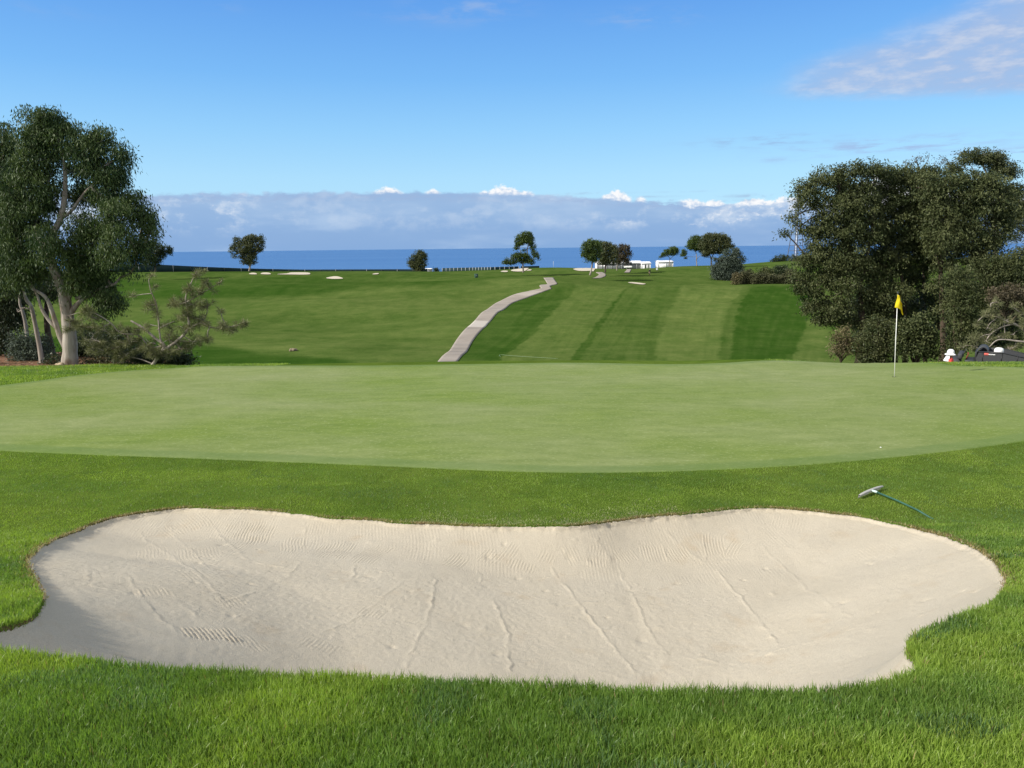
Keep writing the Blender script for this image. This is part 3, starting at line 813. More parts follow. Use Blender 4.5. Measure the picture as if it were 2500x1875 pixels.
# --- left: the big pale-trunked eucalyptus
tree('eucalyptus_tree', 'tallest eucalyptus with pale peeling bark and thick forked trunk beside the green', 'tree', Z1, 2.37, 26.0,
 [(235, 150, 115, 90), (300, 120, 70, 55), (180, 240, 85, 90), (330, 190, 100, 110), (250, 330, 120, 110), (545, 250, 85, 80), (600, 220, 40, 50), (500, 330, 105, 110), (420, 290, 60, 60), (685, 330, 70, 70), (690, 430, 55, 75),
  (610, 430, 100, 90), (620, 560, 95, 70), (460, 400, 60, 70, 1.), (180, 450, 110, 120), (270, 520, 80, 120), (110, 600, 100, 110), (210, 680, 120, 120), (100, 780, 110, 120), (440, 560, 50, 70, 1.2), (520, 560, 70, 80, 1.),
  (650, 660, 90, 70, -.8), (760, 590, 75, 60), (790, 660, 70, 50), (840, 690, 65, 60), (700, 760, 70, 60, -.8), (600, 760, 90, 90), (870, 760, 55, 45), (660, 880, 100, 80, -.8), (780, 850, 80, 70), (760, 960, 45, 60), (480, 740, 95, 90), (520, 880, 110, 100),
  (400, 900, 80, 100), (260, 850, 90, 120, -1), (150, 900, 110, 110), (220, 980, 90, 80), (470, 1000, 100, 70), (600, 990, 90, 70), (560, 1090, 100, 60), (640, 1140, 70, 70), (600, 1210, 60, 60), (650, 1190, 50, 40), (440, 1080, 80, 50), (110, 1020, 90, 70)],
 [([(402, 1590), (404, 1520), (405, 1440), (400, 1340), (385, 1230), (368, 1130), (345, 1060), (310, 980), (285, 880), (300, 790), (345, 710), (370, 600), (378, 480), (372, 380), (340, 250)], .44, .06),
  ([(396, 1470), (350, 1380), (325, 1310), (300, 1230), (270, 1160), (230, 1125), (180, 1095), (140, 1010)], .17, .05),
  ([(330, 1330), (280, 1280), (240, 1215), (215, 1140), (170, 1050)], .12, .04),
  ([(398, 1260), (440, 1200), (490, 1155), (560, 1135), (640, 1128)], .17, .05),
  ([(390, 1190), (420, 1080), (470, 980), (530, 860), (600, 720)], .13, .04),
  ([(350, 700), (410, 655), (450, 600), (500, 535), (560, 480), (575, 455), (560, 400), (530, 365)], .085, .03),
  ([(440, 1160), (560, 1110), (660, 1075), (700, 1035), (755, 1010), (790, 940), (800, 870)], .09, .03),
  ([(300, 970), (240, 880), (200, 760), (190, 620), (170, 480)], .10, .03)], M_LEAF_EU, M_BARK_EU, lp=EU, limb_r=.05, twigs=.35)
tree('eucalyptus_tree', 'eucalyptus with slim white leaning trunk, left of the thick forked one', 'tree', Z1, 2.37, 27.2,
 [(15, 220, 60, 80), (60, 270, 45, 60), (20, 340, 90, 90), (50, 450, 80, 100), (-60, 420, 90, 130), (10, 580, 100, 100), (-60, 700, 100, 120), (30, 720, 80, 90), (20, 860, 90, 90), (-50, 900, 90, 110), (60, 960, 70, 60), (20, 1060, 90, 60), (90, 1080, 60, 40)],
 [([(243, 1565), (237, 1490), (222, 1400), (200, 1290), (178, 1200), (150, 1160), (120, 1040), (70, 880), (40, 700), (30, 500), (20, 300)], .15, .04),
  ([(170, 1215), (125, 1215), (100, 1230)], .04, .015)], M_LEAF_EU, M_BARK_EU, lp=EU, limb_r=.04, twigs=.35)
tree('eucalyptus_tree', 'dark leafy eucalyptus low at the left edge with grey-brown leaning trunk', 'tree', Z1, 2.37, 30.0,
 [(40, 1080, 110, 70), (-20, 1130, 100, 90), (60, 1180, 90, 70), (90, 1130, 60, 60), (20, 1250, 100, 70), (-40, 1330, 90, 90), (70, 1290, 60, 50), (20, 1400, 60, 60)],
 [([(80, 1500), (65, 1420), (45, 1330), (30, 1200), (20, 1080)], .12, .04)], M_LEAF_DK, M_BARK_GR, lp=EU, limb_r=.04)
tree('eucalyptus_tree', 'bare two-toned trunk with stubby broken branches between left edge and white trunk', 'tree', Z1, 2.37, 29.0,
 [(130, 1100, 60, 40), (170, 1060, 60, 50)],
 [([(165, 1420), (155, 1360), (145, 1290), (130, 1230), (115, 1180), (120, 1080)], .13, .06), ([(128, 1225), (105, 1235), (98, 1215)], .05, .02), ([(140, 1210), (165, 1222)], .035, .015)], M_LEAF_DK, M_BARK_GR, lp=EU, limb_r=.03)
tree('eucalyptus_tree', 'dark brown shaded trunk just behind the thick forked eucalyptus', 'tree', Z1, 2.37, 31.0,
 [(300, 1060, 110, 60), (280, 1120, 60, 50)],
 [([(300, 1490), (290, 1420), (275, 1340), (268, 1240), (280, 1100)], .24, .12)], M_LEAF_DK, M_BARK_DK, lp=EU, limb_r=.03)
# dark tree out on the hill, peeping past the eucalyptus
FARL = dict(dens=7., per=26, cs=.36, L=.36, wd=.18, droop=.35, jit=.6, shell=.45)
tree('round_tree', 'dark reddish-brown crowned tree just right of the big eucalyptus crown, before the fence', 'tree', Z5, 5.0273, 215.,
 [(330, 260, 75, 55), (300, 330, 90, 70), (440, 340, 80, 60), (540, 345, 52, 45), (575, 370, 28, 40), (350, 400, 110, 70), (440, 440, 60, 60), (310, 480, 90, 60), (390, 510, 60, 40), (480, 400, 50, 40)],
 [([(395, 615), (398, 570), (385, 500), (370, 420)], .45, .2), ([(385, 500), (440, 430), (500, 380)], .2, .08)], M_LEAF_DK, M_BARK_DK, lp=FARL, limb_r=.1, twigs=0)

# --- left: the sprawling pine and the bushes round its foot
PT = dict(dens=21., per=62, L=.18, wd=.0115)
tree('pine_tree', 'sprawling open pine with grey limbs and needle tufts, right of the eucalyptus', 'tree', Z1, 2.37, 24.7,
 [(1140, 1010, 55, 35), (1190, 1050, 45, 35), (1272, 1062, 24, 20), (1100, 1100, 50, 40), (1220, 1100, 40, 35), (1150, 1110, 50, 45), (1015, 1185, 70, 40), (1110, 1180, 90, 55), (1200, 1200, 60, 40), (1280, 1235, 35, 25), (1060, 1250, 80, 45), (1170, 1280, 90, 45), (1290, 1310, 70, 32), (1370, 1310, 55, 32), (1420, 1295, 30, 25), (1330, 1340, 50, 25),
  (885, 1085, 38, 22), (870, 1020, 40, 20), (880, 1210, 45, 50), (910, 1250, 35, 40), (860, 1190, 30, 25), (540, 1255, 70, 50), (500, 1215, 45, 30), (480, 1310, 80, 45), (600, 1330, 80, 50), (560, 1390, 90, 50), (700, 1340, 70, 45), (750, 1400, 90, 50), (640, 1450, 110, 50), (530, 1440, 70, 50), (820, 1330, 60, 35), (830, 1430, 110, 50), (930, 1480, 120, 50), (1040, 1440, 100, 50), (1120, 1400, 80, 40), (1200, 1390, 50, 30), (980, 1390, 80, 50), (420, 1280, 55, 35), (400, 1330, 45, 30), (780, 1140, 40, 15), (1080, 1330, 70, 40), (960, 1310, 50, 40), (720, 1480, 100, 40)],
 [([(880, 1550), (930, 1470), (950, 1430), (900, 1390), (830, 1330), (780, 1300), (757, 1287)], .10, .04),
  ([(940, 1440), (925, 1370), (915, 1260), (900, 1180), (872, 1110), (860, 1050)], .055, .018), ([(880, 1130), (820, 1135), (745, 1150)], .02, .008),
  ([(930, 1470), (1030, 1400), (1090, 1330), (1085, 1230), (1075, 1150), (1110, 1060), (1140, 1000)], .09, .02), ([(1085, 1340), (1160, 1300), (1200, 1320), (1300, 1330), (1400, 1300)], .05, .015), ([(1080, 1180), (1130, 1150), (1200, 1110), (1265, 1070)], .03, .01),
  ([(950, 1430), (870, 1440), (800, 1370), (700, 1360), (640, 1300), (560, 1250), (490, 1235), (390, 1260)], .055, .015), ([(640, 1300), (560, 1350), (530, 1400), (560, 1450)], .022, .01), ([(900, 1420), (860, 1410), (835, 1380)], .03, .012), ([(910, 1340), (960, 1310), (1010, 1290)], .025, .01), ([(870, 1310), (920, 1320)], .02, .01)],
 M_NEEDLE, M_BARK_GR, kind='tuft', lp=PT, limb_r=.022, twigs=.75, twig_r=.008)
SH = dict(dens=46., per=50, cs=.16, L=.10, wd=.036, droop=.2, jit=.8, shell=.35)
def shrub(label, zf, sc, Y, blobs, mat=M_SCRUB, lp=SH, group=None, name='shrub', cat='shrub', stems=True):
    bw = [blob_world(b, zf, sc, Y) for b in blobs]
    cx = np.mean([c[0] for c, r in bw]); z0 = min(c[2] - r[2] for c, r in bw)
    b0 = np.array([cx, Y, float(base_z(np.array([cx]), np.array([Y]))[0])])
    if b0[2] < z0 - 1.5: b0[2] = z0 - .3
    r = tree(name, label, cat, zf, sc, Y, blobs, [], mat, M_BARK_GR, group, lp=lp, base=b0, crown_name='foliage', limb=False)
    mb = MB()
    for c, rr in bw:
        for k in range(3):
            q = c + unit(1)[0] * rr * .6
            mb.tube(curve([b0[0] + rng.normal(0, .012), b0[1], b0[2] - .1], q, .08, 5), np.linspace(.025, .008, 5) * (Y / 28. if Y < 60 else 2), 5, False)
    mb.build('stem', M_BARK_BR, r, smooth=True, org=b0)
    return r
shrub('bluish grey-green bush between the slim white trunk and the left edge', Z1, 2.37, 28.2, [(150, 1420, 70, 60), (110, 1390, 50, 50), (200, 1450, 60, 50), (130, 1480, 60, 35), (230, 1400, 40, 50)], M_LEAF_BL)
shrub('small dark bush at the left foot of the thick forked eucalyptus', Z1, 2.37, 26.4, [(310, 1530, 55, 38), (280, 1545, 30, 25), (340, 1510, 35, 30)], M_LEAF_DK)
shrub('low dark bush under the sprawling pine, right half', Z1, 2.37, 25.4, [(760, 1500, 100, 50), (860, 1500, 90, 50), (940, 1510, 90, 45), (1020, 1510, 60, 35), (1060, 1490, 50, 30)], M_LEAF_DK)
shrub('low dry brownish bush under the sprawling pine beside the eucalyptus root', Z1, 2.37, 26.3, [(560, 1520, 60, 35), (640, 1510, 60, 45), (500, 1530, 40, 25)], M_SCRUB)
shrub('dark green bush filling the gap behind the eucalyptus and the pine', Z1, 2.37, 29.5, [(470, 1390, 80, 90), (560, 1410, 90, 90), (650, 1400, 80, 80), (480, 1470, 80, 60), (740, 1440, 80, 70)], M_LEAF_DK)
shrub('dark bush at the left edge behind the brown litter', Z1, 2.37, 30.5, [(0, 1440, 50, 80), (-40, 1400, 50, 90), (260, 1440, 40, 50)], M_LEAF_DK)

# --- right: the big clump of gums
RG = dict(dens=17., per=64, cs=.21, L=.165, wd=.058, droop=.45, jit=.7, shell=.35)
tree('gum_tree', 'broad gum tree forming the left half of the dark clump behind the flag', 'tree', Z2, 2.8609, 45.,
 [(300, 370, 85, 70), (250, 320, 45, 40), (420, 290, 100, 75), (520, 240, 90, 60), (640, 220, 100, 55), (780, 210, 100, 55), (560, 330, 80, 70, 2), (400, 420, 80, 60), (270, 450, 50, 40), (500, 480, 130, 110), (620, 400, 130, 110), (225, 540, 40, 35), (260, 600, 40, 35), (330, 630, 80, 45), (420, 600, 110, 80), (160, 655, 22, 14), (560, 640, 150, 110), (690, 560, 130, 120), (400, 760, 95, 70), (330, 850, 105, 85), (280, 970, 80, 55), (480, 850, 140, 100), (600, 780, 120, 90), (420, 980, 110, 70), (340, 1080, 95, 65), (400, 1160, 90, 50), (480, 1240, 90, 45), (560, 1050, 110, 90, -.5), (540, 1170, 110, 70, -.5), (270, 1050, 50, 40), (340, 1170, 60, 40), (420, 1240, 70, 36), (620, 1270, 90, 60), (700, 900, 90, 90), (700, 420, 110, 110), (700, 300, 90, 80), (740, 640, 110, 110), (640, 880, 110, 90), (700, 1100, 90, 90), (560, 930, 100, 90)],
 [([(690, 1560), (690, 1440), (700, 1300), (690, 1150), (680, 1000), (650, 850), (600, 700), (560, 520), (540, 330)], .42, .06), ([(685, 1050), (600, 1000), (540, 960), (480, 900), (380, 860)], .16, .05), ([(660, 900), (560, 700), (450, 560), (330, 440), (260, 370)], .15, .04), ([(690, 1000), (740, 800), (780, 560), (790, 320)], .18, .05), ([(470, 1140), (420, 1070), (340, 1010), (280, 980)], .06, .02)],
 M_LEAF_RG, M_BARK_BR, lp=RG, limb_r=.05, twigs=.3)
tree('gum_tree', 'gum tree in the middle of the dark clump with two bare tan trunk pieces showing', 'tree', Z2, 2.8609, 46.,
 [(860, 300, 110, 90), (960, 270, 90, 70), (1060, 260, 80, 55), (850, 440, 140, 120), (1000, 400, 150, 130), (1120, 350, 120, 110), (900, 590, 160, 130), (1060, 560, 150, 130), (840, 720, 120, 110), (980, 720, 150, 100), (860, 860, 140, 100, -.6), (1020, 860, 130, 80), (800, 1000, 110, 90, -.4), (1060, 960, 110, 90, 1), (980, 1060, 100, 60, -1), (860, 1110, 120, 80, -.8), (760, 1180, 100, 90, -.8), (920, 220, 70, 40), (990, 225, 60, 40), (1150, 240, 70, 50), (1220, 250, 60, 50), (1150, 480, 120, 120), (1180, 600, 110, 110), (1150, 760, 110, 90), (1180, 880, 90, 90, .5), (760, 860, 100, 100), (1100, 700, 110, 100), (820, 1210, 80, 60, -.5), (940, 1190, 80, 60, .5), (700, 1260, 70, 70, 1)],
 [([(930, 1560), (930, 1300), (922, 1100), (905, 960), (890, 800), (880, 600), (900, 400)], .20, .05), ([(1000, 1560), (1000, 1200), (985, 1030), (972, 900), (990, 760), (1040, 560), (1060, 350)], .20, .05)],
 M_LEAF_RG, M_BARK_BR, lp=RG, limb_r=.05, twigs=.3)
tree('gum_tree', 'right-hand gum of the clump with tall straight brown trunk behind the white hat', 'tree', Z2, 2.8609, 44.,
 [(1260, 310, 110, 80), (1380, 290, 110, 70), (1500, 290, 120, 70), (1620, 310, 110, 80), (1680, 380, 90, 80), (1280, 430, 140, 110), (1440, 420, 150, 110), (1580, 440, 130, 110), (1350, 560, 150, 120, 1), (1520, 560, 160, 120), (1660, 550, 90, 110), (1700, 640, 55, 70), (1230, 640, 120, 110), (1430, 690, 170, 90), (1600, 690, 110, 80), (1340, 760, 90, 60, 1.5), (1480, 830, 110, 60), (1200, 770, 90, 70, 1), (1240, 520, 130, 120), (1330, 660, 130, 100), (1560, 760, 110, 70), (1700, 500, 70, 100), (1170, 330, 100, 80), (1300, 880, 90, 60, -.3), (1225, 1010, 60, 60, -1.), (1300, 1120, 55, 70, -1.), (1225, 1220, 50, 50, -1.), (1250, 700, 110, 100, -.6)],
 [([(1262, 1580), (1268, 1440), (1266, 1280), (1258, 1100), (1250, 950), (1262, 800), (1300, 650), (1350, 480), (1400, 330)], .34, .07), ([(1262, 830), (1340, 720), (1450, 640), (1580, 560), (1650, 400)], .17, .05), ([(1256, 900), (1200, 780), (1180, 640), (1220, 450)], .15, .05), ([(1262, 800), (1300, 770), (1380, 780), (1460, 790)], .05, .02)],
 M_LEAF_RG, M_BARK_BR, lp=RG, limb_r=.05, twigs=.3)
tree('gum_tree', 'taller umbrella-topped gum rising out of the clump at the right', 'tree', Z2, 2.8609, 54.,
 [(1440, 125, 70, 42), (1510, 110, 55, 38), (1600, 125, 75, 48), (1660, 140, 50, 40), (1560, 150, 50, 35), (1690, 215, 90, 50), (1640, 200, 50, 30), (1755, 235, 35, 28), (1330, 205, 55, 35), (1380, 220, 30, 22), (1740, 360, 75, 60), (1790, 400, 40, 60), (1780, 470, 50, 60), (1730, 450, 60, 60), (1800, 560, 35, 70), (1790, 660, 35, 60), (1740, 560, 60, 80), (1830, 480, 40, 60)],
 [([(1640, 1560), (1640, 1200), (1630, 800), (1620, 500), (1600, 330), (1570, 240), (1540, 170)], .30, .06), ([(1610, 400), (1500, 240), (1455, 180), (1420, 130)], .07, .02), ([(1600, 330), (1480, 240), (1400, 190), (1330, 205)], .05, .02), ([(1600, 340), (1660, 240), (1680, 180)], .08, .03), ([(1620, 480), (1710, 420), (1760, 380)], .1, .03), ([(1630, 700), (1720, 600), (1790, 540)], .1, .03)],
 M_LEAF_OL, M_BARK_GR, lp=dict(dens=36., per=48, cs=.2, L=.16, wd=.055, droop=.35, jit=.7, shell=.5), limb_r=.04, twigs=.35)
tree('gum_tree', 'half-bare wispy gum top with thin pinkish twigs above the middle of the clump', 'tree', Z2, 2.8609, 56.,
 [(1100, 125, 38, 20), (1070, 160, 30, 20), (1140, 200, 30, 25), (1262, 135, 32, 18), (1285, 160, 22, 18), (1240, 170, 22, 20), (1010, 170, 30, 15), (1160, 120, 25, 25)],
 [([(1140, 1560), (1130, 900), (1120, 500), (1105, 300), (1100, 220), (1085, 170), (1075, 130)], .2, .02), ([(1105, 240), (1060, 190), (1010, 160), (985, 150)], .03, .012), ([(1100, 225), (1140, 180), (1165, 130), (1168, 95)], .03, .012), ([(1110, 300), (1200, 240), (1225, 190), (1265, 140)], .04, .012), ([(1215, 215), (1205, 170), (1222, 150)], .02, .01), ([(1090, 190), (1110, 150), (1120, 120)], .02, .01)],
 M_LEAF_BRN, M_BARK_BR, lp=dict(dens=14., per=14, cs=.2, L=.17, wd=.05, droop=.3, jit=.7, shell=.2), limb_r=.018, twigs=.9, twig_r=.012)
# undergrowth below the gums, each bush its own
SHR = dict(dens=30., per=46, cs=.20, L=.15, wd=.05, droop=.3, jit=.8, shell=.35)
shrub('tan-tipped tall grassy bush at the left foot of the clump, beside the fairway', Z2, 2.8609, 43., [(545, 1410, 50, 60), (570, 1350, 40, 50), (600, 1440, 70, 60), (530, 1470, 45, 40)], M_DRY, SHR)
shrub('stringy olive bush at the clump foot directly left of the flagstick', Z2, 2.8609, 42.5, [(760, 1400, 90, 100), (700, 1470, 80, 60), (840, 1440, 90, 90), (800, 1300, 90, 70), (880, 1340, 60, 80)], M_LEAF_OL, SHR)
shrub('glinting leafy bush right of the flagstick, lit by the sun', Z2, 2.8609, 41.5, [(1060, 1290, 90, 60), (1120, 1340, 90, 70), (1000, 1350, 80, 80), (1180, 1390, 50, 40), (1080, 1420, 110, 70), (1150, 1480, 80, 50), (980, 1450, 80, 70)], M_LEAF_RG, dict(SHR, L=.15, wd=.075))
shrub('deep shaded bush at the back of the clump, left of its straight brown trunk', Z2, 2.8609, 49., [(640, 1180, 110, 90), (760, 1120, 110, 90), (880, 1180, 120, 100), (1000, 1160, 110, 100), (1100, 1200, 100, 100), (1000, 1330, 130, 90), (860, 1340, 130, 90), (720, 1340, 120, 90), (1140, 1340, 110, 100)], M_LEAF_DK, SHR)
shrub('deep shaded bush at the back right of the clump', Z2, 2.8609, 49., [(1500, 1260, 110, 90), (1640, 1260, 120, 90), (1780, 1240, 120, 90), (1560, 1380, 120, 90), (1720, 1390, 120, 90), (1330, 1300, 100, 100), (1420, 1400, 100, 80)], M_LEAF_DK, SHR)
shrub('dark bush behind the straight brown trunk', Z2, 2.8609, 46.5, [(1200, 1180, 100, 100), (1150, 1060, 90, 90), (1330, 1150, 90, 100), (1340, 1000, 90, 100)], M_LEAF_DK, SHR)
shrub('tall leafy bush between the straight brown trunk and the fallen pine limbs', Z2, 2.8609, 41., [(1400, 960, 100, 90), (1370, 1070, 80, 90), (1450, 1080, 100, 90), (1400, 1190, 100, 90), (1370, 1310, 80, 90), (1440, 1300, 80, 80), (1340, 1420, 60, 80)], M_LEAF_RG, SHR)
shrub('broad bush at the right picture edge above the pine limbs', Z2, 2.8609, 43., [(1560, 880, 130, 80), (1680, 900, 130, 90), (1790, 830, 80, 80), (1580, 1000, 140, 100), (1720, 1020, 130, 100), (1560, 1120, 110, 80), (1800, 960, 90, 110), (1850, 860, 60, 100), (1850, 1060, 80, 110)], M_LEAF_RG, SHR)
shrub('brownish dead-tipped bush at the right edge behind the pine', Z2, 2.8609, 40., [(1750, 1090, 120, 70), (1640, 1090, 80, 60), (1820, 1150, 80, 80)], M_LEAF_BRN, SHR)
tree('pine_tree', 'low pine at the right edge with bare curving grey limbs and pale needle tufts', 'tree', Z2, 2.8609, 31.,
 [(1640, 1130, 45, 28), (1745, 1160, 50, 32), (1600, 1180, 40, 25), (1560, 1230, 55, 35), (1650, 1210, 50, 30), (1520, 1290, 50, 35), (1600, 1320, 60, 40), (1700, 1260, 60, 35), (1800, 1220, 50, 40), (1480, 1380, 55, 40), (1560, 1400, 70, 45), (1660, 1370, 70, 45), (1760, 1350, 70, 50), (1820, 1300, 50, 50), (1410, 1450, 45, 28), (1480, 1450, 60, 30), (1600, 1470, 80, 30), (1720, 1450, 80, 40), (1810, 1430, 60, 50), (1860, 1360, 60, 60), (1880, 1250, 50, 60)],
 [([(1900, 1540), (1880, 1420), (1830, 1330), (1760, 1290), (1690, 1265), (1640, 1220), (1605, 1190), (1598, 1150)], .13, .03), ([(1760, 1290), (1680, 1310), (1610, 1350), (1570, 1400), (1560, 1440)], .06, .03), ([(1700, 1270), (1640, 1240), (1560, 1230), (1500, 1280)], .055, .025), ([(1880, 1420, -1), (1780, 1410, -1), (1700, 1400, -1), (1640, 1405, -1), (1590, 1450, -1)], .075, .03), ([(1690, 1270), (1695, 1330), (1700, 1390)], .03, .012), ([(1610, 1360), (1550, 1370), (1510, 1400), (1500, 1440)], .025, .01), ([(1530, 1475), (1480, 1445), (1420, 1440)], .03, .012), ([(1830, 1330), (1860, 1240), (1830, 1215)], .03, .01), ([(1775, 1420), (1760, 1460), (1752, 1500)], .025, .015), ([(1640, 1250), (1590, 1290), (1570, 1330)], .02, .01)],
 M_NEEDLE, M_BARK_GR, kind='tuft', lp=dict(dens=15., per=60, L=.20, wd=.014), limb_r=.028, twigs=.8, twig_r=.008)

# --- trees along the far ridge
def far(name, label, zf, sc, Y, blobs, stems, mat, bark=M_BARK_GR, lp=None, cat='tree', group=None):
    p0 = stems[0][0][0]; px, py = zf(*p0[:2])
    P = W(px, py, Y); g = gz(P[0], Y)
    st = [list(stems[0])] + [list(s) for s in stems[1:]]
    st[0][0] = [(p0[0], p0[1] + 4)] + list(st[0][0])
    return tree(name, label, cat, zf, sc, Y, blobs, [tuple(s) for s in st], mat, bark, group, lp=dict(FARL, **(lp or {})), limb_r=.10, twigs=0, floor=True)
far('round_tree', 'lone heart-shaped tree with pale forked trunk on the left ridge', Z5, 5.0273, 236., [(1590, 215, 75, 55), (1520, 235, 50, 50), (1690, 230, 45, 50), (1400, 225, 40, 32), (1400, 290, 50, 40), (1345, 345, 38, 45), (1500, 300, 95, 75), (1610, 310, 80, 70), (1705, 250, 32, 30), (1715, 320, 20, 40), (1690, 345, 25, 20), (1450, 390, 60, 55), (1535, 400, 95, 65), (1590, 450, 55, 60), (1560, 500, 55, 35), (1365, 430, 22, 28), (1490, 490, 40, 30)],
    [([(1553, 606), (1558, 570), (1560, 530), (1545, 480)], .55, .3), ([(1562, 545), (1580, 510), (1600, 430)], .3, .15)], M_LEAF_OL, M_BARK_EU)
far('round_tree', 'compact round bushy tree standing alone before the sea, left of the tall pine', Z6, 4.0963, 240., [(1250, 335, 55, 38), (1205, 385, 60, 60), (1265, 390, 52, 65), (1150, 402, 26, 18), (1190, 430, 50, 45), (1240, 445, 65, 50), (1225, 475, 45, 22), (1295, 370, 22, 40)],
    [([(1222, 497), (1222, 480), (1225, 430)], .5, .3)], M_LEAF_OL, M_BARK_DK)
far('pine_tree', 'tall twisted pine with open crown and low left branch on the ridge', Z3, 5.0273, 204., [(520, 160, 62, 38), (470, 195, 60, 40), (560, 195, 50, 45), (440, 235, 50, 40), (520, 230, 70, 40), (600, 215, 28, 25), (415, 290, 35, 25), (450, 275, 45, 22), (590, 270, 38, 45), (410, 330, 30, 18), (615, 330, 32, 40), (630, 390, 32, 40), (655, 430, 32, 42), (500, 355, 22, 12), (420, 420, 58, 38), (500, 415, 60, 30), (380, 480, 45, 45), (300, 485, 42, 30), (265, 510, 32, 18), (340, 515, 40, 14), (540, 470, 60, 40), (590, 500, 35, 30), (460, 470, 45, 40)],
    [([(490, 622), (487, 560), (488, 500), (510, 455), (538, 410), (540, 340), (560, 270)], .42, .16), ([(488, 500), (500, 450), (465, 400), (445, 330), (440, 270)], .22, .1), ([(465, 410), (400, 440), (340, 440), (300, 480)], .12, .06), ([(540, 330), (495, 325), (450, 320)], .1, .06), ([(540, 335), (600, 350), (640, 410)], .1, .06)], M_NEEDLE_FAR, M_BARK_GR, dict(dens=11, cs=.28, L=.32, wd=.14))
far('round_tree', 'dark green round tree on a leaning pale trunk, left of the three-tree group', Z3, 5.0273, 188., [(1330, 275, 110, 48), (1400, 290, 50, 45), (1265, 320, 60, 50), (1360, 340, 90, 65), (1245, 390, 45, 50), (1310, 410, 85, 55), (1370, 420, 55, 55), (1330, 470, 65, 30), (1280, 455, 45, 20)],
    [([(1312, 655), (1325, 600), (1335, 540), (1342, 480), (1350, 400)], .42, .2)], M_NEEDLE_FAR, M_BARK_GR)
far('round_tree', 'olive tree with dark forked trunk in the middle of the three-tree group', Z3, 5.0273, 200., [(1490, 295, 75, 42), (1550, 300, 55, 40), (1480, 360, 85, 60), (1570, 370, 75, 65), (1450, 430, 60, 50), (1540, 440, 90, 60), (1440, 500, 38, 22), (1480, 490, 50, 28), (1580, 500, 50, 25)],
    [([(1497, 627), (1498, 580), (1500, 540), (1480, 480), (1470, 420)], .42, .2), ([(1500, 560), (1530, 510), (1560, 440)], .24, .12)], M_LEAF_OL, M_BARK_DK)
far('round_tree', 'brownish half-dead tree at the right of the three-tree group before the white tent', Z3, 5.0273, 212., [(1630, 350, 60, 50), (1700, 310, 30, 38), (1740, 340, 55, 45), (1780, 400, 42, 40), (1680, 400, 80, 55), (1640, 450, 70, 45), (1740, 450, 60, 45), (1660, 500, 50, 22), (1740, 490, 40, 25), (1770, 320, 18, 30)],
    [([(1640, 600), (1640, 560), (1660, 500), (1690, 420)], .3, .15), ([(1655, 520), (1720, 460), (1760, 400)], .15, .08)], M_LEAF_BRN, M_BARK_GR)
far('pine_tree', 'small slanting pine beside the little white tent', Z4, 5.0273, 250., [(420, 345, 62, 30), (455, 375, 38, 28), (360, 365, 48, 26), (410, 390, 60, 25), (320, 400, 48, 22), (285, 420, 25, 14), (262, 440, 14, 8)],
    [([(375, 545), (375, 500), (378, 460), (355, 420)], .28, .12), ([(378, 465), (410, 440), (440, 400)], .14, .08)], M_NEEDLE_FAR, M_BARK_GR, dict(dens=10, cs=.28, L=.32, wd=.14))
far('pine_tree', 'umbrella pine with thin trunk and a low branch reaching left', Z4, 5.0273, 244., [(700, 215, 60, 38), (655, 265, 60, 48), (730, 270, 70, 55), (630, 310, 48, 35), (700, 320, 70, 35), (760, 330, 45, 40), (548, 370, 32, 20), (550, 405, 34, 24), (575, 450, 14, 12), (525, 415, 14, 10)],
    [([(710, 545), (706, 490), (706, 440), (700, 390), (680, 330)], .30, .16), ([(705, 438), (650, 438), (590, 433), (560, 410)], .10, .06), ([(706, 470), (740, 430), (800, 420)], .14, .08)], M_NEEDLE_FAR, M_BARK_GR, dict(dens=10, cs=.3, L=.34, wd=.15))
far('round_tree', 'largest broad dark tree on the right ridge beside the umbrella pine', Z4, 5.0273, 240., [(900, 185, 90, 42), (1000, 190, 75, 45), (830, 220, 70, 50), (930, 240, 110, 60), (1050, 235, 70, 55), (800, 290, 70, 60), (890, 310, 100, 60), (1000, 300, 110, 60), (1090, 270, 45, 60), (1130, 305, 38, 25), (820, 370, 60, 45), (900, 370, 60, 30), (980, 365, 70, 30), (830, 410, 45, 20), (1060, 345, 50, 25)],
    [([(888, 545), (888, 490), (880, 440), (850, 390)], .48, .25), ([(888, 470), (915, 400), (960, 330)], .28, .12), ([(880, 460), (850, 430), (780, 425)], .12, .06)], M_LEAF_OL, M_BARK_DK)
far('bushy_tree', 'grey-green dome-shaped bushy tree with foliage down to the fairway, right of the ridge trees', Z4, 5.0273, 196., [(1150, 375, 95, 45), (1210, 390, 55, 50), (1090, 430, 90, 55), (1190, 450, 90, 60), (1010, 490, 80, 45), (1120, 510, 120, 60), (1230, 520, 60, 60), (960, 550, 70, 45), (1060, 570, 120, 60), (1180, 590, 90, 50), (980, 620, 70, 45), (1090, 630, 110, 35), (955, 455, 40, 22), (1290, 460, 22, 25)],
    [([(1090, 665), (1095, 600), (1100, 520), (1120, 430)], .4, .15)], M_LEAF_BL, M_BARK_GR, dict(dens=4.6))
FS = dict(dens=7., per=22, cs=.32, L=.32, wd=.16, droop=.15, jit=.8, shell=.45)
G2 = 'scrub bushes on the right hill'
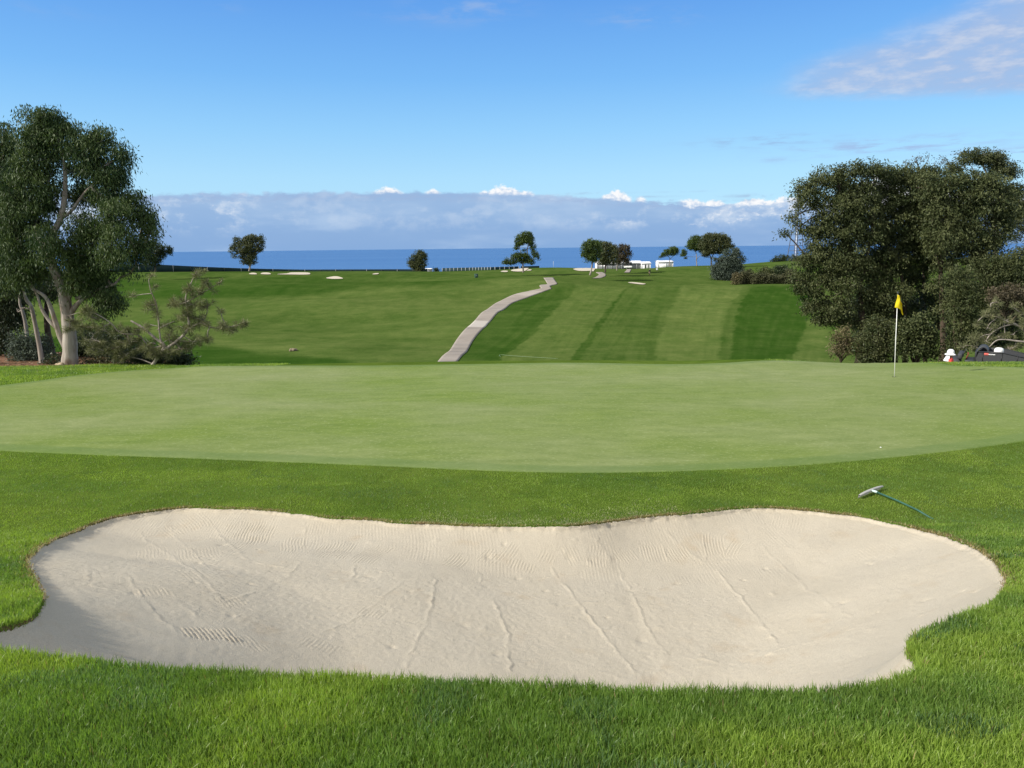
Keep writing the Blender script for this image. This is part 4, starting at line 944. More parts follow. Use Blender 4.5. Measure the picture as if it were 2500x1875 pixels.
for lab, Y, bl, mt in [
 ('dark rounded bush on the right skyline, left of the lattice tower', 268., [(1740, 455, 70, 40), (1800, 460, 55, 40), (1690, 475, 50, 28), (1650, 490, 35, 16)], M_LEAF_DK),
 ('greyer bush at the foot of the lattice tower', 270., [(1910, 445, 45, 40), (1900, 480, 60, 25)], M_LEAF_BL),
 ('dark bush half hidden by the clump at the right of the skyline', 262., [(1990, 470, 60, 35), (2040, 450, 50, 50), (1960, 500, 90, 16)], M_SCRUB),
 ('brown bush next to the grey-green bushy tree in the scrub row', 186., [(1330, 630, 60, 40), (1280, 650, 50, 35), (1370, 670, 70, 35)], M_SCRUB),
 ('dark round bush standing behind the scrub row', 196., [(1540, 605, 70, 42), (1600, 620, 50, 35)], M_LEAF_OL),
 ('dark purplish bush at the back of the scrub row near the clump', 198., [(1690, 595, 60, 45), (1750, 580, 60, 42), (1810, 590, 70, 50)], M_LEAF_DK),
 ('low brown bush in the middle of the scrub row', 184., [(1450, 680, 70, 35), (1530, 680, 70, 35), (1600, 685, 60, 32)], M_SCRUB),
 ('brown bush at the clump end of the scrub row', 185., [(1680, 690, 80, 32), (1770, 685, 80, 34), (1850, 690, 70, 40), (1880, 630, 70, 60)], M_SCRUB),
 ('small pale yellow-green bush at the left end of the scrub row', 184., [(1190, 650, 40, 22), (1215, 660, 25, 15)], M_DRY)]:
    shrub(lab, Z4, 5.0273, Y, bl, mt, FS, G2)
shrub('tiny dark bush behind the round bushy tree by the white roof', Z6, 4.0963, 262., [(1400, 475, 14, 8), (1420, 480, 22, 6)], M_LEAF_DK, FS)
# ------------------------------------------------------------------ things on the course
def px_ground(x, y, y0=1.2, y1=420): return hit(x, y, y0, y1)
WHITE = simple('white_paint', (.80, .80, .78), .4, .05)
CREAM = simple('white_vinyl', (.82, .82, .82), .5, .04)
DARKP = simple('dark_plastic', (.025, .027, .03), .45, .2)
RUB = simple('rubber', (.02, .02, .02), .8, .2)
GREYM = simple('grey_metal', (.30, .31, .33), .4, .1, .6)
# flag and pole
hp = px_ground(1932 * D, 815 * D, 15, 24)
hp[2] += .013
fl = empty('flagstick', hp, 0, 'white golf flagstick with drooping yellow flag standing in the hole', 'flagstick')
mb = MB(); mb.tube([(0, 0, -.1), (0, 0, 1.0), (.012, 0, 2.17)], [.0095, .0095, .008], 10); mb.build('pole', WHITE, fl, smooth=True); fl.rotation_euler = (0, R(-2.4), 0)
mb = MB(); mb.lathe([(.02, 0), (.018, .012), (0, .018)], (.012, 0, 2.165), 10); mb.tube([(.012, 0, 2.12), (.012, 0, 2.165)], .016, 10); mb.build('finial', DARKP, fl, smooth=True)
def flag_mat():
    m, nt, out = new_mat('flag_cloth')
    b = nd(nt, 'ShaderNodeBsdfPrincipled', i_Base_Color=c4((.80, .66, .01)), i_Roughness=.8)
    t = nd(nt, 'ShaderNodeBsdfTranslucent', i_Color=c4((.85, .62, .01)))
    ms = nd(nt, 'ShaderNodeMixShader', i_0=.35, i_1=b.outputs[0], i_2=t.outputs[0]); nt.links.new(ms.outputs[0], out.inputs[0]); return m
# folded cloth: columns from the pole outwards, each a top and a bottom point (x, y, z below the top)
cols = [((0, -.012, 0), (0, -.012, -.36)), ((-.022, -.04, -.01), (-.062, -.05, -.335)), ((-.028, -.075, -.02), (-.105, -.07, -.33)), ((-.012, -.09, -.03), (-.045, -.11, -.345)), ((.012, -.085, -.035), (.008, -.12, -.37)),
        ((.024, -.05, -.06), (.05, -.085, -.42)), ((.036, -.01, -.09), (.085, -.04, -.47)), ((.058, .02, -.14), (.115, -.01, -.50)), ((.085, .0, -.20), (.14, .0, -.53)), ((.105, -.02, -.26), (.150, .0, -.545))]
T_ = smooth_line([c[0] for c in cols], 4); B_ = smooth_line([c[1] for c in cols], 4)
tt = np.linspace(0, 1, 16)[:, None, None]
P = T_[None] * (1 - tt) + B_[None] * tt
P[..., 1] += .008 * np.sin(tt[..., 0] * 7 + np.arange(P.shape[1])[None] * .5)
P = P + np.array([.012, 0, 2.12])
me = np_mesh('flag', P.reshape(-1, 3), grid_faces(16, P.shape[1]), None, None, flag_mat())
o = link('flag', me, fl); sm = o.modifiers.new('thick', 'SOLIDIFY'); sm.thickness = .002
# the hole
mb = MB(); mb.lathe([(.058, .003), (.053, .0035), (.053, -.10), (0, -.10)], (0, 0, 0), 24); cupo = mb.build('hole', DARKP, None, smooth=True, loc=hp)
tag(cupo, 'dark round golf hole at the foot of the white flagstick', 'hole')
# rake lying on the bank: head (two end points seen in the photo) and handle
def on_grass(x, y, up): p = px_ground(x, y, 6, 14); return np.array([p[0], p[1], gz(p[0], p[1]) + up])
ha = on_grass(2097, 1219, .045); hb = on_grass(2154, 1196, .045); he = on_grass(2262, 1262, .05)
hm = (ha + hb) / 2; hm[2] += .005
rk = empty('bunker_rake', hm, 0, 'bunker rake with pale grey head and green handle lying on the grass above the sand', 'rake')
ax = (hb - ha) / np.linalg.norm(hb - ha); dv = he - hm; dv /= np.linalg.norm(dv)
nz = np.cross(ax, dv); nz *= np.sign(nz[2]); nz /= np.linalg.norm(nz); dv2 = np.cross(nz, ax)
mb = MB(); Ls = np.linspace(-1, 1, 15); L = np.linalg.norm(hb - ha) / 2
Rm = np.stack([ax, dv2, nz], 1)
# head: rounded bar, arched a little, thicker in the middle
prof = []
for s in Ls:
    w = .024 * (1 - .35 * s ** 4); h = .018 * (1 - .4 * s ** 4)
    for a in np.arange(10) / 10 * 2 * np.pi: prof.append(Rm @ np.array([s * L, w * math.cos(a), h * math.sin(a) + .012 * (1 - s * s)]))
mb.add(np.array(prof), np.concatenate([[[i * 10 + j, i * 10 + (j + 1) % 10, (i + 1) * 10 + (j + 1) % 10, (i + 1) * 10 + j] for j in range(10)] for i in range(14)]))
mb.build('head', simple('pale_plastic', (.42, .40, .37), .5, .12), rk, smooth=True)
mb = MB()
for s in np.linspace(-.93, .93, 18): mb.tube([Rm @ np.array([s * L, .01, -.005]), Rm @ np.array([s * L, .03, -.055])], [.006, .003], 6)
mb.build('teeth', simple('grey_plastic', (.22, .22, .22), .5), rk, smooth=True)
mb = MB(); d_ = (he - hm)
mb.tube([dv2 * .0 + nz * .008, d_ * .12 + nz * .016], [.017, .015], 10); mb.build('ferrule', simple('pale_teal_metal', (.45, .58, .55), .35, .1), rk, smooth=True)
mb = MB(); mb.tube([d_ * .10 + nz * .014, d_ * .5 + nz * .01, d_ * .85 - nz * .01, d_ * 1.12 - nz * .05], [.0115] * 4, 10); mb.build('handle', simple('green_handle', (.03, .10, .07), .6, .2), rk, smooth=True)
# golf balls
def ball(x, y, lab):
    p = px_ground(x, y, 8, 24); z = gz(p[0], p[1]) + .02
    bm = bmesh.new(); bmesh.ops.create_icosphere(bm, subdivisions=4, radius=.0214)
    for v in bm.verts:
        n = v.co.normalized(); v.co *= 1 - .012 * max(0, math.sin(n.x * 22) * math.sin(n.y * 22) * math.sin(n.z * 22 + 1))
    me = bpy.data.meshes.new('golf_ball'); bm.to_mesh(me); bm.free(); me.materials.append(WHITE)
    for f in me.polygons: f.use_smooth = True
    o = link('golf_ball', me); o.location = (p[0], p[1], z + .012); tag(o, lab, 'golf ball')
p_ = px_ground(2150, 1094, 8, 24)
mb = MB(); mb.lathe([(0, .004), (.011, .004), (.014, .002), (.014, -.004)], (0, 0, 0), 16); tag(mb.build('ball_marker', WHITE, None, smooth=True, loc=(p_[0], p_[1], gz(p_[0], p_[1]) + .014)), 'tiny white ball marker on the near right part of the putting green', 'ball marker')
# small stones
def rock(x, y, Y, r, lab, col):
    P = W(x, y, Y); z = gz(P[0], Y)
    bm = bmesh.new(); bmesh.ops.create_icosphere(bm, subdivisions=3, radius=1)
    for v in bm.verts:
        k = 1 + .35 * (float(vnoise(np.array([v.co.x * 1.7 + r * 99]), np.array([v.co.y * 1.7 + v.co.z]), 3)[0]) - .5) * 2
        v.co = Vector((v.co.x * r[0] * k, v.co.y * r[1] * k, v.co.z * r[2] * k)) if False else Vector((v.co.x * r * 1.4 * k, v.co.y * r * k, v.co.z * r * .8 * k))
    me = bpy.data.meshes.new('stone'); bm.to_mesh(me); bm.free(); me.materials.append(simple('stone', col, .9, .3, 0, .2, 5., .5))
    o = link('stone', me); o.location = (P[0], Y, z + r * .4); tag(o, lab, 'stone')
rock(147, 903, 25.7, .10, 'tan stone at the left foot of the thick eucalyptus trunk', (.45, .36, .24))
q = px_ground(716, 857, 60, 140)
rock(713, 858, q[1], .30, 'larger pale stone lying in the shaded dip right of the pine', (.22, .18, .12))
rock(722, 858.5, q[1] + .3, .20, 'smaller stone lying against the larger one in the dip right of the pine', (.18, .14, .10))
# thin pale hose lying on the slope just past the green
hp_ = [px_ground(x, y, 60, 140) for x, y in ((1222, 872), (1219, 869), (1224, 867.8), (1245, 869.5), (1280, 872), (1320, 874.5), (1362, 877))]
mb = MB(); P = smooth_line(np.array(hp_) + [0, 0, .08], 6); mb.tube(P, .022, 6)
tag(mb.build('hose', simple('pale_hose', (.16, .23, .12), .5), None, smooth=True), 'thin pale hose lying on the slope right of the cart path', 'hose')
# fallen twigs / leaf litter under the left trees
n = 1500
lx = rng.uniform(-19, -9.2, n); ly = rng.uniform(24.9, 31, n); lz = ground_z(lx, ly) + .02
d = unit(n); d[:, 2] *= .2; d /= np.linalg.norm(d, axis=1)[:, None]
V = leaf_quads(np.stack([lx, ly, lz], 1), d, .10 + .12 * rng.random(n), .03)
tag(link('leaf_litter', np_mesh('leaf_litter', V, quad_idx(n), None, {'tint': np.repeat(rng.random(n), 4)}, M_LITTER, False)), 'dry brown leaf litter under the eucalyptus trees', 'leaf litter', kind='stuff')

# utility box on the hill
q = px_ground(1163, 678, 100, 300); k = q[1] / F
b = empty('utility_box', q, .3, 'small dark green utility box standing on the hill left of the cart path', 'utility box')
mb = MB(); mb.box((0, 0, 4.4 * k), (7.5 * k, 7 * k, 8.8 * k)); mb.build('cabinet', simple('box_green', (.035, .085, .06), .5), b, bevel=.03)
mb = MB(); mb.box((0, 0, 9.0 * k), (8.3 * k, 7.8 * k, .5 * k)); mb.build('lid', simple('box_lid', (.05, .11, .08), .5), b, bevel=.02)
mb = MB(); mb.box((-1.5 * k, -3.6 * k, 4.5 * k), (.6 * k, .3 * k, 6 * k)); mb.build('hinge', GREYM, b)

# ------------------------------------------------------------------ fences with dark windscreen along the cliff
M_SCREEN = simple('windscreen_cloth', (.012, .030, .032), .8, .25, 0, .2, .4)
M_POST = simple('galvanised_post', (.34, .36, .38), .5, .15)
M_POSTD = simple('dark_post', (.035, .045, .045), .5, .15)
def fence(label, pts, sp, wide, postmat, group, dark_every=None):
    """pts: (px, top py, distance)"""
    P = np.array([W(x, y, Y) for x, y, Y in pts])
    s = np.concatenate([[0], np.cumsum(np.linalg.norm(np.diff(P[:, :2], axis=0), axis=1))])
    n = int(s[-1] / sp) + 1
    t = np.arange(n) * sp
    Q = np.stack([np.interp(t, s, P[:, i]) for i in range(3)], 1)
    g = ground_z(Q[:, 0], Q[:, 1])
    root = empty('windscreen_fence', (Q[0, 0], Q[0, 1], g[0]), 0, label, 'fence', group)
    O = np.array([Q[0, 0], Q[0, 1], g[0]])
    V = []; 
    for i in range(n):
        bz = min(g[i] - .3, Q[i, 2] - 1.6)
        for zz in (bz, (bz + Q[i, 2]) / 2, Q[i, 2] - .05): V.append((Q[i, 0], Q[i, 1] + .02 * math.sin(i * 1.3), zz))
    me = np_mesh('screen', np.array(V) - O, grid_faces(n, 3), None, None, M_SCREEN)
    o = link('screen', me, root); sm = o.modifiers.new('thick', 'SOLIDIFY'); sm.thickness = .02
    for i in range(n):
        mb = MB(); bz = min(g[i] - .3, Q[i, 2] - 1.6)
        mb.tube([(Q[i, 0], Q[i, 1] - .08, bz), (Q[i, 0], Q[i, 1] - .08, Q[i, 2] + .03)], wide, 6)
        mb.build('post', postmat if (dark_every is None or i % dark_every == 0) else M_POSTD, root, org=O)
    mb = MB(); mb.tube(Q - np.array([0, .1, .04]), .03, 5); mb.build('top_rail', M_POSTD, root, org=O)
    return root
fence('long dark windscreen fence along the left ridge in front of the sea', [(250, 645, 238), (360, 644.5, 240), (400, 646.5, 244), (480, 650.5, 250), (578, 654.4, 256), (660, 656.6, 262), (740, 658, 265), (860, 657.6, 266), (1010, 657.2, 268), (1075, 655, 268)], 5.2, .07, M_POST, 'fences on the cliff', 2)
fence('fence stretch of dark panels with close pale posts left of the twisted pine', [(1080, 654.6, 262), (1150, 653, 255), (1200, 652, 246), (1270, 650, 250)], 1.65, .11, M_POST, 'fences on the cliff')
fence('short dark fence piece right of the twisted pine, behind the far green', [(1272, 650, 268), (1305, 649.2, 272), (1342, 648.8, 274)], 4.0, .06, M_POSTD, 'fences on the cliff')

# far pin on the green beyond the ridge
q = px_ground(1351, 655, 150, 300)
f2 = empty('flagstick', q, 0, 'tiny far flagstick on the distant green by the sea', 'flagstick')
mb = MB(); mb.tube([(0, 0, 0), (0, 0, 2.1)], .03, 6); mb.build('pole', WHITE, f2)
mb = MB(); mb.add(np.array([[0, 0, 2.1], [.12, .03, 2.06], [.10, .05, 1.7], [0, 0, 1.72], [0, .02, 2.1], [.12, .05, 2.06], [.10, .07, 1.7], [0, .02, 1.72]]), [[0, 3, 2, 1], [4, 5, 6, 7], [1, 2, 6, 5], [2, 3, 7, 6], [0, 1, 5, 4]]); mb.build('flag', WHITE, f2)

# ------------------------------------------------------------------ tents
M_GLASSG = simple('grey_tent_wall', (.16, .17, .18), .3, .15)
M_TENTW = simple('tent_vinyl', (.78, .78, .79), .5, .03)
def tent(label, x0, x1, ytop, ybase, Y, depth, wallmat, endmat, nbay, ridge=.35, group=None):
    A = W(x0, ybase, Y); B = W(x1, ybase, Y)
    L = B[0] - A[0]; k = Y / F; H = (ybase - ytop) * k
    z0 = float(min(base_z(np.array([A[0]]), np.array([Y]))[0], base_z(np.array([B[0]]), np.array([Y]))[0]))
    zb = A[2]
    root = empty('marquee_tent', ((A[0] + B[0]) / 2, Y, zb), 0, label, 'tent', group)
    eh = H * (1 - ridge)
    h = eh + 1.0
    for yy in (0, depth):
        mb = MB(); mb.box((0, yy, eh / 2 - .5), (L, .06, h)); mb.build('wall', wallmat, root)
    for xx in (-L / 2, L / 2):
        mb = MB(); mb.box((xx, depth / 2, eh / 2 - .5), (.06, depth - .1, h)); mb.add(np.array([[xx, 0, eh], [xx, depth, eh], [xx, depth / 2, H]]), (), [[0, 1, 2]]); mb.build('end_wall', endmat, root)
    ov = .25
    V = []
    for xx in np.linspace(-L / 2 - ov, L / 2 + ov, nbay * 4 + 1):
        sg = .06 * math.sin((xx / L + .5) * nbay * math.pi * 2)
        for f in np.linspace(0, 1, 7): V.append((xx, -ov + (depth + 2 * ov) * f, eh - .05 + (H - eh) * (1 - abs(2 * f - 1)) ** .9 + sg * .4))
    me = np_mesh('roof', np.array(V), grid_faces(nbay * 4 + 1, 7), None, None, M_TENTW); o = link('roof', me, root)
    sm = o.modifiers.new('thick', 'SOLIDIFY'); sm.thickness = .05
    fm = CREAM if wallmat is M_TENTW else simple('tent_frame', (.36, .37, .38), .5)
    for xx in np.linspace(-L / 2, L / 2, nbay + 1):
        mb = MB(); mb.box((xx, -.08, eh / 2 - .5), (.12, .12, h)); mb.build('post', fm, root)
    mb = MB(); mb.box((0, -.30, eh - .07), (L + .5, .03, .14)); mb.build('valance', M_TENTW, root)
    return root, k, eh
tent('long low white-roofed marquee with dark grey glazed front behind the three-tree group', 1458, 1566, 638, 656, 275., 7., M_GLASSG, M_TENTW, 9, .30, 'tents by the cliff')
t2, k, eh = tent('white-walled end section of the long marquee with two dark door slits', 1566, 1588, 639, 655, 274., 6., M_TENTW, M_TENTW, 3, .25, 'tents by the cliff')
for dx_ in (-.2, .7):
    mb = MB(); mb.box((dx_, -.05, eh * .38), (.35, .05, eh * .72)); mb.build('door_opening', DARKP, t2)
tent('small plain white tent right of the marquee under the slanting pine', 1607, 1643, 636.5, 650, 270., 5., M_TENTW, M_TENTW, 2, .22, 'tents by the cliff')
# low white roof by the round bush
A = W(1046, 657.5, 290.); k = 290 / F
r = empty('low_building', A, 0, 'low white-roofed building peeping over the ridge beside the round bushy tree', 'building')
mb = MB(); mb.box((0, 1.5, -.8), (16 * k, 3, 1.8)); mb.build('wall', simple('grey_wall', (.3, .3, .3), .7), r)
mb = MB(); mb.box((0, 1.5, .22), (18 * k, 3.6, .26), top=.8); mb.build('roof', WHITE, r, bevel=.04)
# white tee board
q = px_ground(1604, 660.5, 120, 300); k = q[1] / F
b = empty('tee_sign', q, 0, 'small square white board standing on the grass right of the marquee', 'sign')
mb = MB(); mb.box((0, 0, 3.2 * k), (4.2 * k, .08, 4.0 * k)); mb.build('board', WHITE, b, bevel=.015)
for s in (-1, 1):
    mb = MB(); mb.box((s * 1.5 * k, .07, 1.2 * k), (.08, .06, 2.6 * k)); mb.build('leg', DARKP, b)

# ------------------------------------------------------------------ golf carts
def wheel(parent, x, y, r, w):
    mb = MB(); mb.lathe([(r * .55, -w / 2), (r * .95, -w / 2), (r, -w * .3), (r, w * .3), (r * .95, w / 2), (r * .55, w / 2)], (0, 0, 0), 18, Matrix.Rotation(R(90), 3, 'Y'))
    t = mb.build('wheel', RUB, parent, smooth=True, loc=(x, y, r))
    mb = MB(); mb.lathe([(0, -w * .4), (r * .5, -w * .45), (r * .56, -w * .3), (r * .56, w * .3), (r * .5, w * .45), (0, w * .4)], (0, 0, 0), 14, Matrix.Rotation(R(90), 3, 'Y'))
    mb.build('rim', GREYM, t, smooth=True)
def golf_cart(loc, rz, label):
    r = empty('golf_cart', loc, rz, label, 'golf cart', 'golf carts parked at the end of the path')
    mb = MB(); mb.box((0, -.95, .62), (1.15, .5, .45), top=.82); mb.box((0, -1.2, .45), (1.1, .12, .3)); mb.box((0, .1, .34), (1.15, 1.9, .16)); mb.box((0, .95, .55), (1.15, .7, .5), top=.9); mb.build('body', WHITE, r, bevel=.07)
    mb = MB(); mb.box((0, .35, .72), (1.05, .5, .14)); mb.box((0, .62, 1.0), (1.05, .12, .5)); mb.build('seat', simple('seat_vinyl', (.20, .18, .15), .5), r, bevel=.03)
    mb = MB(); mb.box((0, .1, 1.86), (1.2, 1.9, .09)); mb.build('roof', simple('cart_roof', (.10, .10, .11), .5), r, bevel=.03)
    for x in (-.52, .52):
        for (y0, y1) in ((-.82, -.7), (.95, .85)):
            mb = MB(); mb.tube([(x, y0, .75), (x, y1, 1.83)], .025, 6); mb.build('roof_post', DARKP, r)
    mb = MB(); mb.box((0, -.77, 1.35), (1.02, .02, .9), rot=Matrix.Rotation(R(-6), 3, 'X')); mb.build('windshield', simple('dark_glass', (.03, .035, .04), .1, .05), r)
    mb = MB(); a = np.linspace(0, 2 * np.pi, 17); mb.tube(np.stack([-.25 + .17 * np.cos(a), -.45 + .06 * np.sin(a), .98 + .15 * np.sin(a)], 1), .015, 6, False); mb.tube([(-.25, -.45, .98), (-.25, -.7, .7)], .02, 6); mb.build('steering_wheel', DARKP, r)
    for x in (-.38, .38):
        mb = MB(); mb.lathe([(0, .02), (.06, .015), (.07, 0)], (0, 0, 0), 10, Matrix.Rotation(R(90), 3, 'X')); mb.build('headlight', simple('lamp_glass', (.7, .7, .68), .2), r, loc=(x, -1.21, .62))
    for x in (-.5, .5):
        for y in (-.85, .85): wheel(r, x, y, .23, .18)
for x, lab in ((1529.5, 'white golf cart, the left one of two parked where the path ends'), (1537, 'white golf cart, the right one of two parked where the path ends')):
    P = W(x, 657, 236.); golf_cart((P[0], 236., gz(P[0], 236.) + .1), R(3), lab)

# ------------------------------------------------------------------ lattice tower
Yt = 330.; k = Yt / F
A = W(1942, 626, Yt); zt = float(base_z(np.array([A[0]]), np.array([Yt]))[0])
tw = empty('lattice_tower', (A[0], Yt, zt), .25, 'slender lattice mast with white centre pole beyond the right hill', 'tower')
dz = A[2] - zt; M_TOW = simple('tower_steel', (.09, .11, .16), .5, .1)
Htop = dz + 152 * k
def half(z): return (13.0 - (z - dz) / k * .082) * k
for sx_ in (-1, 1):
    for sy_ in (-1, 1):
        mb = MB(); mb.tube([(sx_ * half(z), sy_ * half(z), z) for z in (0, dz, dz + 70 * k, Htop)], [.17, .17, .15, .12], 6); mb.build('leg', M_TOW, tw)
for i in range(12):
    z = dz + (1 + 12.6 * i) * k; h = half(z)
    mb = MB()
    for a, b_ in (((-1, -1), (1, -1)), ((1, -1), (1, 1)), ((1, 1), (-1, 1)), ((-1, 1), (-1, -1))): mb.tube([(a[0] * h, a[1] * h, z), (b_[0] * h, b_[1] * h, z)], .13, 6)
    mb.build('ring', M_TOW, tw)
mb = MB(); mb.tube([(0, 0, 0), (0, 0, dz + 100 * k)], [.20, .18], 10); mb.build('centre_pole', simple('white_pole', (.6, .66, .75), .5), tw, smooth=True)
for s in (-1, 1):
    mb = MB(); mb.tube([(s * half(dz + 40 * k) * .35, -half(dz + 40 * k), 0), (s * half(dz + 90 * k) * .35, -half(dz + 90 * k), dz + 90 * k)], .05, 5); mb.build('cable_run', M_TOW, tw)
mb = MB(); mb.box((half(dz + 39 * k) + .2, 0, dz + 39 * k), (1.2, .8, .5)); mb.build('antenna', M_TOW, tw, bevel=.05)

# ------------------------------------------------------------------ people
def skin_body(name, verts, edges, radii, mat, root, parent, sub=2):
    me = bpy.data.meshes.new(name); me.from_pydata(verts, edges, [])
    o = link(name, me, parent)
    m = o.modifiers.new('skin', 'SKIN'); m.use_smooth_shade = True
    for i, v in enumerate(me.skin_vertices[0].data):
        v.radius = (radii[i], radii[i]) if not isinstance(radii[i], tuple) else radii[i]; v.use_root = (i == root)
    s = o.modifiers.new('sub', 'SUBSURF'); s.levels = sub; s.render_levels = sub
    me.materials.append(mat)
    return o
def person(loc, rz, label, skin, shirt, trousers, arm_l, arm_r, hat=None, hair=True):
    """figure facing -Y, 1.75 m tall; arms are (elbow, wrist) points"""
    root = empty('person', loc, rz, label, 'person')
    v = [(0, 0, .95), (0, 0, 1.12), (0, .01, 1.30), (0, .01, 1.42), (0, .0, 1.50), (0, -.015, 1.56), (0, -.02, 1.64), (0, -.01, 1.72)]
    r = [(.15, .11), (.135, .10), (.165, .11), (.13, .09), (.055, .055), (.062, .07), (.072, .085), (.05, .06)]
    e = [(i, i + 1) for i in range(7)]
    def chain(pts, rad, frm):
        for p, q in zip(pts, rad):
            v.append(p); r.append(q); e.append((frm, len(v) - 1)); frm = len(v) - 1
        return frm
    for s, (el, wr) in ((-1, arm_l), (1, arm_r)):
        el = Vector(el); wr = Vector(wr)
        w = chain([(s * .17, .01, 1.40), tuple(el), tuple(wr)], [.052, .042, .03], 3)
        d = (wr - el).normalized(); palm = wr + d * .07
        pm = chain([tuple(palm)], [(.038, .02)], w)
        side = d.cross(Vector((0, 1, 0))).normalized()
        for q, ln in zip((-.03, -.01, .01, .03), (.065, .08, .075, .06)):
            chain([tuple(palm + side * q + d * .03), tuple(palm + side * q * 1.1 + d * (.03 + ln * .5) + Vector((0, -.01, 0))), tuple(palm + side * q * 1.1 + d * (.03 + ln) + Vector((0, -.03, 0)))], [.009, .0085, .008], pm)
        chain([tuple(wr + d * .03 + side * -.04 * s), tuple(wr + d * .07 + side * -.06 * s)], [.01, .009], w)
    for s in (-1, 1):
        chain([(s * .09, 0, .90), (s * .105, -.02, .50), (s * .11, .02, .10), (s * .115, -.08, .05), (s * .12, -.17, .035)], [.092, .062, .042, .042, .035], 0)
    body = skin_body('body', v, e, r, skin, 0, root)
    # clothing: shells that follow the body
    mb = MB(); a = np.arange(22) / 22 * 2 * np.pi
    def shell(name, rings, mat, n=22):
        V = []
        for (z, rx, ry, cy) in rings: V += [(rx * math.cos(t), cy + ry * math.sin(t), z) for t in a]
        F4 = [[i * n + j, i * n + (j + 1) % n, (i + 1) * n + (j + 1) % n, (i + 1) * n + j] for i in range(len(rings) - 1) for j in range(n)]
        m_ = MB(); m_.add(np.array(V), F4); return m_
    m_ = shell('shirt', [(.88, .175, .14, 0), (1.0, .17, .135, 0), (1.15, .168, .13, 0), (1.3, .20, .14, .01), (1.40, .19, .12, .01), (1.46, .12, .09, .005), (1.50, .07, .075, 0)], shirt)
    for s, (el, wr) in ((-1, arm_l), (1, arm_r)):
        el = np.array(el); wr = np.array(wr); m_.tube([np.array((s * .15, .01, 1.42)), np.array((s * .19, .01, 1.38)), el, el + (wr - el) * .9], [.075, .072, .058, .045], 12)
    m_.build('shirt', shirt, root, smooth=True)
    m_ = MB()
    for s in (-1, 1): m_.tube([(s * .07, 0, .98), (s * .095, 0, .86), (s * .107, -.02, .50), (s * .112, .02, .10)], [.11, .115, .082, .065], 14)
    m_.build('trousers', trousers, root, smooth=True)
    m_ = MB(); m_.lathe([(0, .012), (.014, 0), (.008, -.03), (0, -.035)], (0, -.11, 1.635), 8); m_.build('nose', skin, root, smooth=True)
    for s in (-1, 1):
        m_ = MB(); m_.lathe([(0, .012), (.011, 0), (0, -.012)], (s * .03, -.098, 1.665), 8); m_.build('eye', DARKP, root, smooth=True)
        m_ = MB(); m_.lathe([(0, .03), (.014, .01), (.012, -.02), (0, -.03)], (s * .08, -.01, 1.645), 8); m_.build('ear', skin, root, smooth=True)
    m_ = MB(); m_.tube([(-.022, -.098, 1.592), (0, -.104, 1.59), (.022, -.098, 1.592)], .005, 6); m_.build('mouth', simple('lips', (.25, .10, .08), .5), root)
    if hair:
        m_ = MB(); m_.lathe([(.084, -.06), (.092, -.02), (.090, .03), (.07, .08), (.03, .105), (0, .11)], (0, .012, 1.665), 18); m_.build('hair', simple('dark_hair', (.02, .014, .01), .6), root, smooth=True)
    return root
SKIN = simple('skin', (.42, .25, .17), .5, .08)
# white-hatted person below the far right edge of the green, turned to the right
Yp = 27.0; P = W(2322, 853, Yp); zg = gz(P[0], Yp)
topz = P[2]; s_ = 1.0
RED = simple('red_shirt', (.62, .05, .04), .7, .1)
pr = person((P[0], Yp, topz - 1.79), R(62), 'person in white sun hat with neck flap and red shirt beside the dark cart', SKIN, RED, simple('khaki', (.3, .25, .18), .8), ((-.24, -.10, 1.16), (-.16, -.34, 1.10)), ((.24, -.10, 1.16), (.16, -.34, 1.10)), hair=False)
HATM = simple('white_hat_cloth', (.80, .80, .82), .8, .04)
mb = MB(); mb.lathe([(.112, -.03), (.118, .0), (.116, .05), (.09, .105), (.045, .13), (0, .137)], (0, 0, 1.665), 22); hat = mb.build('sun_hat', HATM, pr, smooth=True)
V = []
for f in np.linspace(0, 1, 6):
    for t in np.linspace(-.35 * np.pi, 1.35 * np.pi, 26):
        fr = max(0, -math.sin(t)); V.append(((.115 + .085 * f) * math.cos(t), (.115 + .075 * f) * math.sin(t), 1.655 - .05 * f))
    pass
br = link('hat_brim', np_mesh('hat_brim', np.array(V), grid_faces(6, 26), None, None, HATM), hat); br.modifiers.new('t', 'SOLIDIFY').thickness = .006
V = []
for t in np.linspace(-.45 * np.pi, .45 * np.pi, 21):
    s = math.sin(t); c = math.cos(t)
V = []
for f in np.linspace(0, 1, 8):
    for t in np.linspace(.10 * np.pi, .98 * np.pi, 24):
        rr = .112 + .02 * f + .085 * max(0, f - .45) + .008 * math.sin(t * 11) * f
        V.append((rr * math.cos(t) * (1 + .55 * max(0, f - .5)), rr * math.sin(t) + .03 * f, 1.655 - .27 * f))
fp = link('neck_flap', np_mesh('neck_flap', np.array(V), grid_faces(8, 24), None, None, HATM), hat); fp.modifiers.new('t', 'SOLIDIFY').thickness = .006
mb = MB()
for s in (-1, 1): mb.lathe([(0, .012), (.028, 0), (0, -.012)], (s * .035, -.104, 1.668), 10)
mb.tube([(-.09, -.03, 1.672), (-.05, -.10, 1.672), (.05, -.10, 1.672), (.09, -.03, 1.672)], .008, 6); mb.build('sunglasses', DARKP, pr, smooth=True)
# small figure on the ridge by the tent
q = W(1586, 661, 205.); 
person((q[0], 205., gz(q[0], 205.)), R(200), 'tiny distant person in dark jacket and tan trousers standing right of the marquee', SKIN, simple('dark_jacket', (.02, .022, .03), .8), simple('tan_trousers', (.36, .28, .18), .8), ((-.23, .02, 1.14), (-.22, -.10, .90)), ((.23, .02, 1.14), (.22, -.10, .90)))

